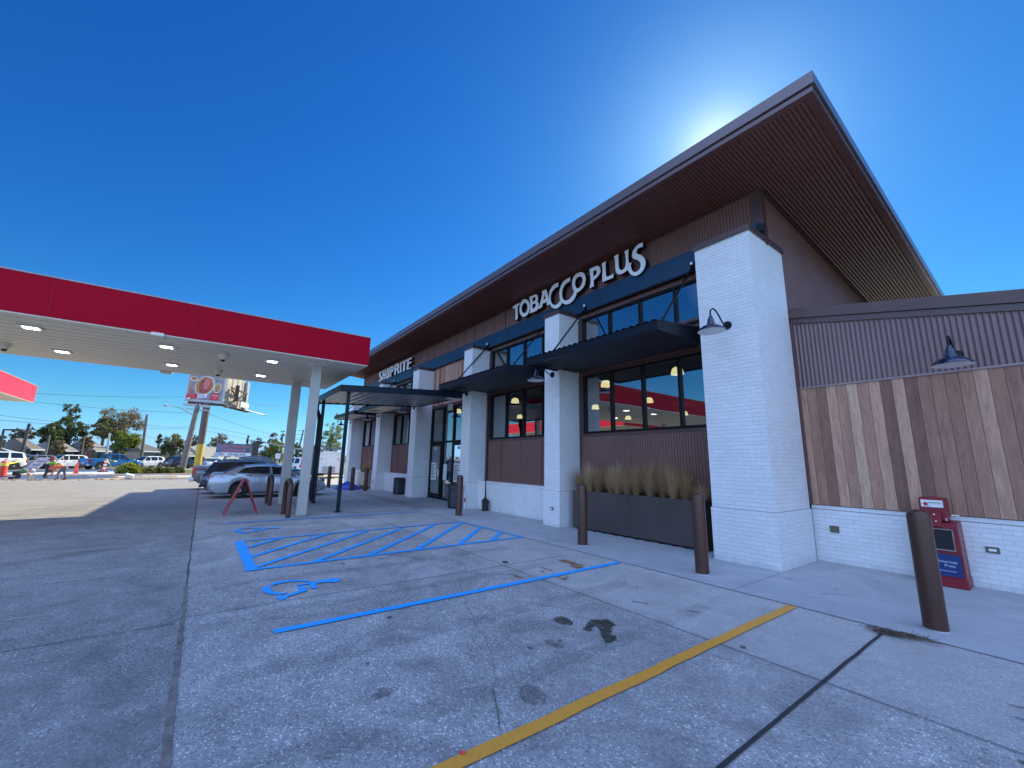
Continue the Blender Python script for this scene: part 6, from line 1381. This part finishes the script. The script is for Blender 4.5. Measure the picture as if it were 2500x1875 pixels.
# ------------------------------------------------------------------ roadworks: cones, posts, tape, workers, sign, bucket
ORG = M('cone_orange', (.75,.06,.025), .5, 0, .08)
def cone(label, u, v, h=.66):
    p = ground_at(u, v); e = empty('traffic_cone', label, 'cone', p)
    mb = MB(); mb.lathe([(.17,.03),(.14,.04),(.035,h),(.0,h)], (0,0,0), 16); mb.build('cone', ORG, e, smooth=60)
    mb = MB(); mb.bbox(-.2,.2,-.2,.2,0,.035,.01); mb.build('base', ORG, e)
cone('orange traffic cone right of the bending workers', 184, 1156, .95)
p = ground_at(250.5, 1152.5); e = empty('channelizer_post', 'orange and white striped post holding yellow tape before the blue pickup', 'marker post', p)
mb = MB(); mb.lathe([(.10,.05),(.09,1.05),(.04,1.16),(.0,1.17)], (0,0,0), 12); q_ = mb.build('post', ORG, e, smooth=60)
mb = MB()
for z in (.3,.6,.9): mb.lathe([(.103,z),(.101,z+.13)], (0,0,0), 12)
mb.build('white_band', WHT, q_, smooth=60); mb = MB(); mb.lathe([(.38,0),(.36,.06),(.1,.07)], (0,0,0), 8); mb.build('base', RUB, e)
e.rotation_euler = (R(-6), R(8), 0)
cz = p
p3 = ground_at(3, 1164); e = empty('channelizer_post', 'orange barrel post cut off by the left edge of the works', 'marker post', p3)
mb = MB(); mb.lathe([(.22,.05),(.2,.6),(.16,1.0),(.05,1.05),(0,1.05)], (0,0,0), 14); q_ = mb.build('post', ORG, e, smooth=60); mb = MB(); mb.lathe([(.215,.7),(.2,.9)], (0,0,0), 14); mb.build('yellow_band', M('tape_yellow', (.75,.62,.08), .5), q_)
mb = MB(); mb.lathe([(.4,0),(.36,.06),(.1,.07)], (0,0,0), 8); mb.build('base', RUB, e)
TAPE = M('tape_yellow', (.75,.62,.08), .5)
def tape(label, a, b, sag, n=10):
    mb = MB(); vs = []
    for k in range(n+1):
        t = k/n; q = a.lerp(b, t); q.z -= sag*4*t*(1-t); vs += [q+Vector((0,0,-.045)), q+Vector((0,0,.045))]
    mb.add(vs, [(2*k,2*k+2,2*k+3,2*k+1) for k in range(n)]); mb.build('caution_tape', TAPE, label=label, cat='tape', group='yellow caution tape at the works')
top = cz+Vector((-.05,.1,1.12)); stake = ground_at(310, 1140)+Vector((0,0,.75)); a2 = ground_at(278, 1150)
tape('yellow caution tape running right from the striped post', top, stake, .12); tape('yellow caution tape slanting down right of the striped post', top, a2+Vector((0,0,.1)), .02)
tape('yellow caution tape sagging at the left edge of the works', p3+Vector((0,0,.85)), ground_at(62, 1152)+Vector((0,0,1.2)), .12)
mb = MB(); pb2 = ground_at(325, 1171); mb.lathe([(.14,0),(.19,.38),(.195,.4),(.17,.39),(.13,.06),(0,.05)], (0,0,0), 18); mb.xf(Matrix.Translation((pb2.x,pb2.y,.19)) @ Matrix.Rotation(R(82),4,'X') @ Matrix.Rotation(R(20),4,'Z')); mb.build('bucket', M('bucket_white', (.65,.65,.62), .5), smooth=60, label='white bucket lying on its side at the edge of the lot', cat='bucket')
# folding construction sign behind the kneeling worker
ps = ground_at(52, 1158); ps = ps+Vector((-3,0,0)); e = empty('construction_sign', 'red and grey folding sign leaning behind the kneeling worker', 'sign', ps, 0)
def sgn(sx, nm, mat, a0, a1, dz=1.25):
    mb = MB(); v = [rt*a0[0], rt*a0[1], rt*a1[1]+Vector((0,0,dz)), rt*a1[0]+Vector((0,0,dz))]; mb.prism([q+tw*sx for q in v], tw*.03); return mb.build(nm, mat, e)
f1 = sgn(.3, 'sign_face', M('sign_grey_pink', (.42,.36,.42), .6, 0, .25, 3), (-.75,.05), (.15,.75))
for k in range(3):
    z = .3+k*.28; mb = MB(); mb.prism([rt*(-.35+k*.18)+tw*.34+Vector((0,0,z)), rt*(.05+k*.18)+tw*.34+Vector((0,0,z)), rt*(.12+k*.18)+tw*.34+Vector((0,0,z+.14)), rt*(-.27+k*.18)+tw*.34+Vector((0,0,z+.14))], tw*.01); mb.build('sign_block', M('sign_block_grey', (.18,.2,.28), .6), f1)
sgn(-.3, 'rear_leaf', M('sign_back_red', (.38,.02,.04), .5), (.55,1.0), (.7,.85), 1.3)

def skin_mesh(name, verts, edges, radii, mat, parent, root=0, sub=1):
    me = bpy.data.meshes.new(name); me.from_pydata(verts, edges, []); me.materials.append(mat); o = bpy.data.objects.new(name, me); COL.objects.link(o)
    if parent: o.parent = parent
    md = o.modifiers.new('Skin', 'SKIN'); md.use_smooth_shade = True
    sv = me.skin_vertices[0].data
    for i, r_ in enumerate(radii): sv[i].radius = (r_, r_)
    sv[root].use_root = True
    if sub: ss = o.modifiers.new('Sub', 'SUBSURF'); ss.levels = sub; ss.render_levels = sub
    return o
SKIN = M('skin_tan', (.42,.24,.16), .55, 0, .05)
def person(label, loc, rz, J, shirt, trouser, hat, sc=.86, hathue=None):
    e = empty('person', label, 'person', loc, rz, None, sc)
    V = []; E_ = []; Rr = []
    def v(p, r_, prev=None):
        V.append(p); Rr.append(r_); i = len(V)-1
        if prev is not None: E_.append((prev, i))
        return i
    pel = v(J['pel'], .13); sp1 = v(tuple((Vector(J['pel'])*.5+Vector(J['chest'])*.5)), .125, pel); ch = v(J['chest'], .14, sp1); nk = v(J['neck'], .06, ch)
    hd = Vector(J['head']); nkv = Vector(J['neck']); h0 = v(tuple(nkv.lerp(hd, .55)), .075, nk); h1 = v(tuple(hd), .098, h0); h2 = v(tuple(hd+(hd-nkv).normalized()*.08), .07, h1)
    fwd = Vector(J['face']); v(tuple(hd+fwd*.105), .02, h1)
    for s_ in (0, 1):
        sh = v(J['sh'][s_], .07, ch); el = v(J['el'][s_], .05, sh); wr = v(J['ha'][s_], .034, el)
        d = (Vector(J['ha'][s_])-Vector(J['el'][s_])).normalized(); pm = v(tuple(Vector(J['ha'][s_])+d*.06), .036, wr)
        sx = d.orthogonal().normalized()
        for k, fl in enumerate((.07,.085,.08,.062)):
            f0 = v(tuple(Vector(V[pm])+sx*(.024*(k-1.5))+d*.03), .011, pm); v(tuple(Vector(V[f0])+d*fl*.6+d.cross(sx)*.025), .009, f0)
        v(tuple(Vector(V[wr])+sx*.05+d*.045), .011, wr)
        hp_ = v(J['hip'][s_], .105, pel); kn = v(J['kn'][s_], .07, hp_); an = v(J['an'][s_], .045, kn); v(tuple(Vector(J['an'][s_])+Vector(J['toe'][s_])), .04, an)
    skin_mesh('body', V, E_, Rr, SKIN, e)
    # shirt
    V2 = [V[pel], V[sp1], V[ch]]; E2 = [(0,1),(1,2)]; R2 = [.145,.15,.17]
    for s_ in (0, 1):
        i = len(V2); V2 += [J['sh'][s_], tuple(Vector(J['sh'][s_]).lerp(Vector(J['el'][s_]), .75))]; R2 += [.09,.07]; E2 += [(2,i),(i,i+1)]
    skin_mesh('shirt', V2, E2, R2, shirt, e, 1)
    V3 = [V[pel]]; E3 = []; R3 = [.15]
    for s_ in (0, 1):
        i = len(V3); V3 += [J['hip'][s_], J['kn'][s_], tuple(Vector(J['an'][s_])+Vector((0,0,.02)))]; R3 += [.12,.085,.07]; E3 += [(0,i),(i,i+1),(i+1,i+2)]
    skin_mesh('trousers', V3, E3, R3, trouser, e, 0)
    for s_ in (0, 1):
        a_ = Vector(J['an'][s_]); t_ = a_+Vector(J['toe'][s_]); mb = MB(); mb.tube([a_+Vector((0,0,.03)), a_-Vector((0,0,.02)), t_], [.06,.065,.05], 8); mb.build('boot', PLS, e, smooth=60)
    if hat:
        mb = MB(); mb.lathe([(.155,0),(.125,.012),(.122,.05),(.10,.10),(.05,.13),(0,.137)], (0,0,0), 16); up_ = (hd-nkv).normalized()
        q = Vector((0,0,1)).rotation_difference(up_).to_matrix().to_4x4(); mb.xf(Matrix.Translation(hd+up_*.045) @ q); mb.build('cap', hat, e, smooth=1)
    return e
face_in = math.atan2(0, 1)
bend = dict(pel=(-.05,0,.93), chest=(.36,0,1.12), neck=(.53,0,1.06), head=(.66,0,.98), face=(.5,0,-.85), sh=[(.40,-.19,1.12),(.40,.19,1.12)], el=[(.45,-.22,.83),(.47,.22,.82)], ha=[(.52,-.16,.58),(.55,.14,.55)],
            hip=[(-.05,-.10,.88),(-.05,.10,.88)], kn=[(.10,-.14,.48),(.02,.15,.47)], an=[(.0,-.14,.08),(-.10,.16,.08)], toe=[(.17,0,-.04),(.17,0,-.04)])
bend2 = dict(bend); bend2.update(chest=(.34,0,.98), neck=(.50,0,.88), head=(.58,0,.74), face=(.2,0,-.97), sh=[(.36,-.19,.98),(.36,.19,.98)], el=[(.42,-.21,.70),(.40,.2,.69)], ha=[(.5,-.12,.46),(.50,.10,.40)], kn=[(-.12,-.18,.48),(.16,.16,.47)], an=[(-.22,-.22,.08),(.1,.2,.08)])
kneel = dict(pel=(-.10,0,.38), chest=(.30,0,.55), neck=(.46,0,.56), head=(.57,0,.56), face=(.8,0,-.6), sh=[(.32,-.19,.56),(.32,.19,.56)], el=[(.50,-.24,.38),(.42,.22,.30)], ha=[(.72,-.22,.12),(.52,.16,.08)],
             hip=[(-.10,-.1,.36),(-.10,.1,.36)], kn=[(.16,-.16,.09),(.12,.18,.09)], an=[(-.26,-.15,.08),(-.28,.16,.08)], toe=[(-.12,0,-.02),(-.12,0,-.02)])
rzr = math.atan2(rt.y, rt.x)
G1 = M('shirt_lime', (.22,.42,.05), .7, 0, .2, 8); O1 = M('vest_orange', (.85,.13,.02), .6, 0, .2, 8); TN = M('trousers_dark', (.035,.04,.05), .8); TJ = M('jeans_grey', (.13,.14,.17), .8); WH = M('cap_pale', (.6,.58,.52), .6)
g1 = ground_at(109, 1166); person('worker in a lime green shirt bending forward beside the orange vest', g1, rzr, bend, G1, TN, WH, .88)
g2 = ground_at(147, 1171.5); person('worker in an orange vest bent double over the blue tarp', g2+Vector((0,0,0)), rzr+math.pi, bend2, O1, TJ, PLS, .82)
g3 = ground_at(42, 1169); person('worker in a green shirt kneeling low before the folding sign', g3, rzr, kneel, M('shirt_green', (.07,.18,.09), .7), TN, WH, .9)
# planks and rubble lying along the works
rnd = random.Random(31)
for k in range(9):
    x_, y_ = rnd.uniform(-44, -37.6), rnd.uniform(-12, 6); p = Vector((x_, y_, .03)); d = Vector((rnd.uniform(-.35,.35), 1, 0)).normalized()*rnd.uniform(.8,2.6)
    mb = MB(); mb.bar(p, p+d, .12, .05); mb.build('timber_form', M('form_timber', (.42,.30,.18), .8, 0, .25, 4), label='short timber form board lying along the edge of the works', cat='board', group='timber forms along the works')
mb = MB()
for k in range(320):
    p = Vector((rnd.choice((rnd.gauss(-37.2,.35), rnd.gauss(-44.3,.3))), rnd.uniform(-16, 10), 0)); q = rnd.uniform(.03,.12)
    mb.lathe([(q,0),(q*.8,q*.5),(0,q*.7)], tuple(p), 5)
mb.build('rubble', DIRT, kind='stuff')
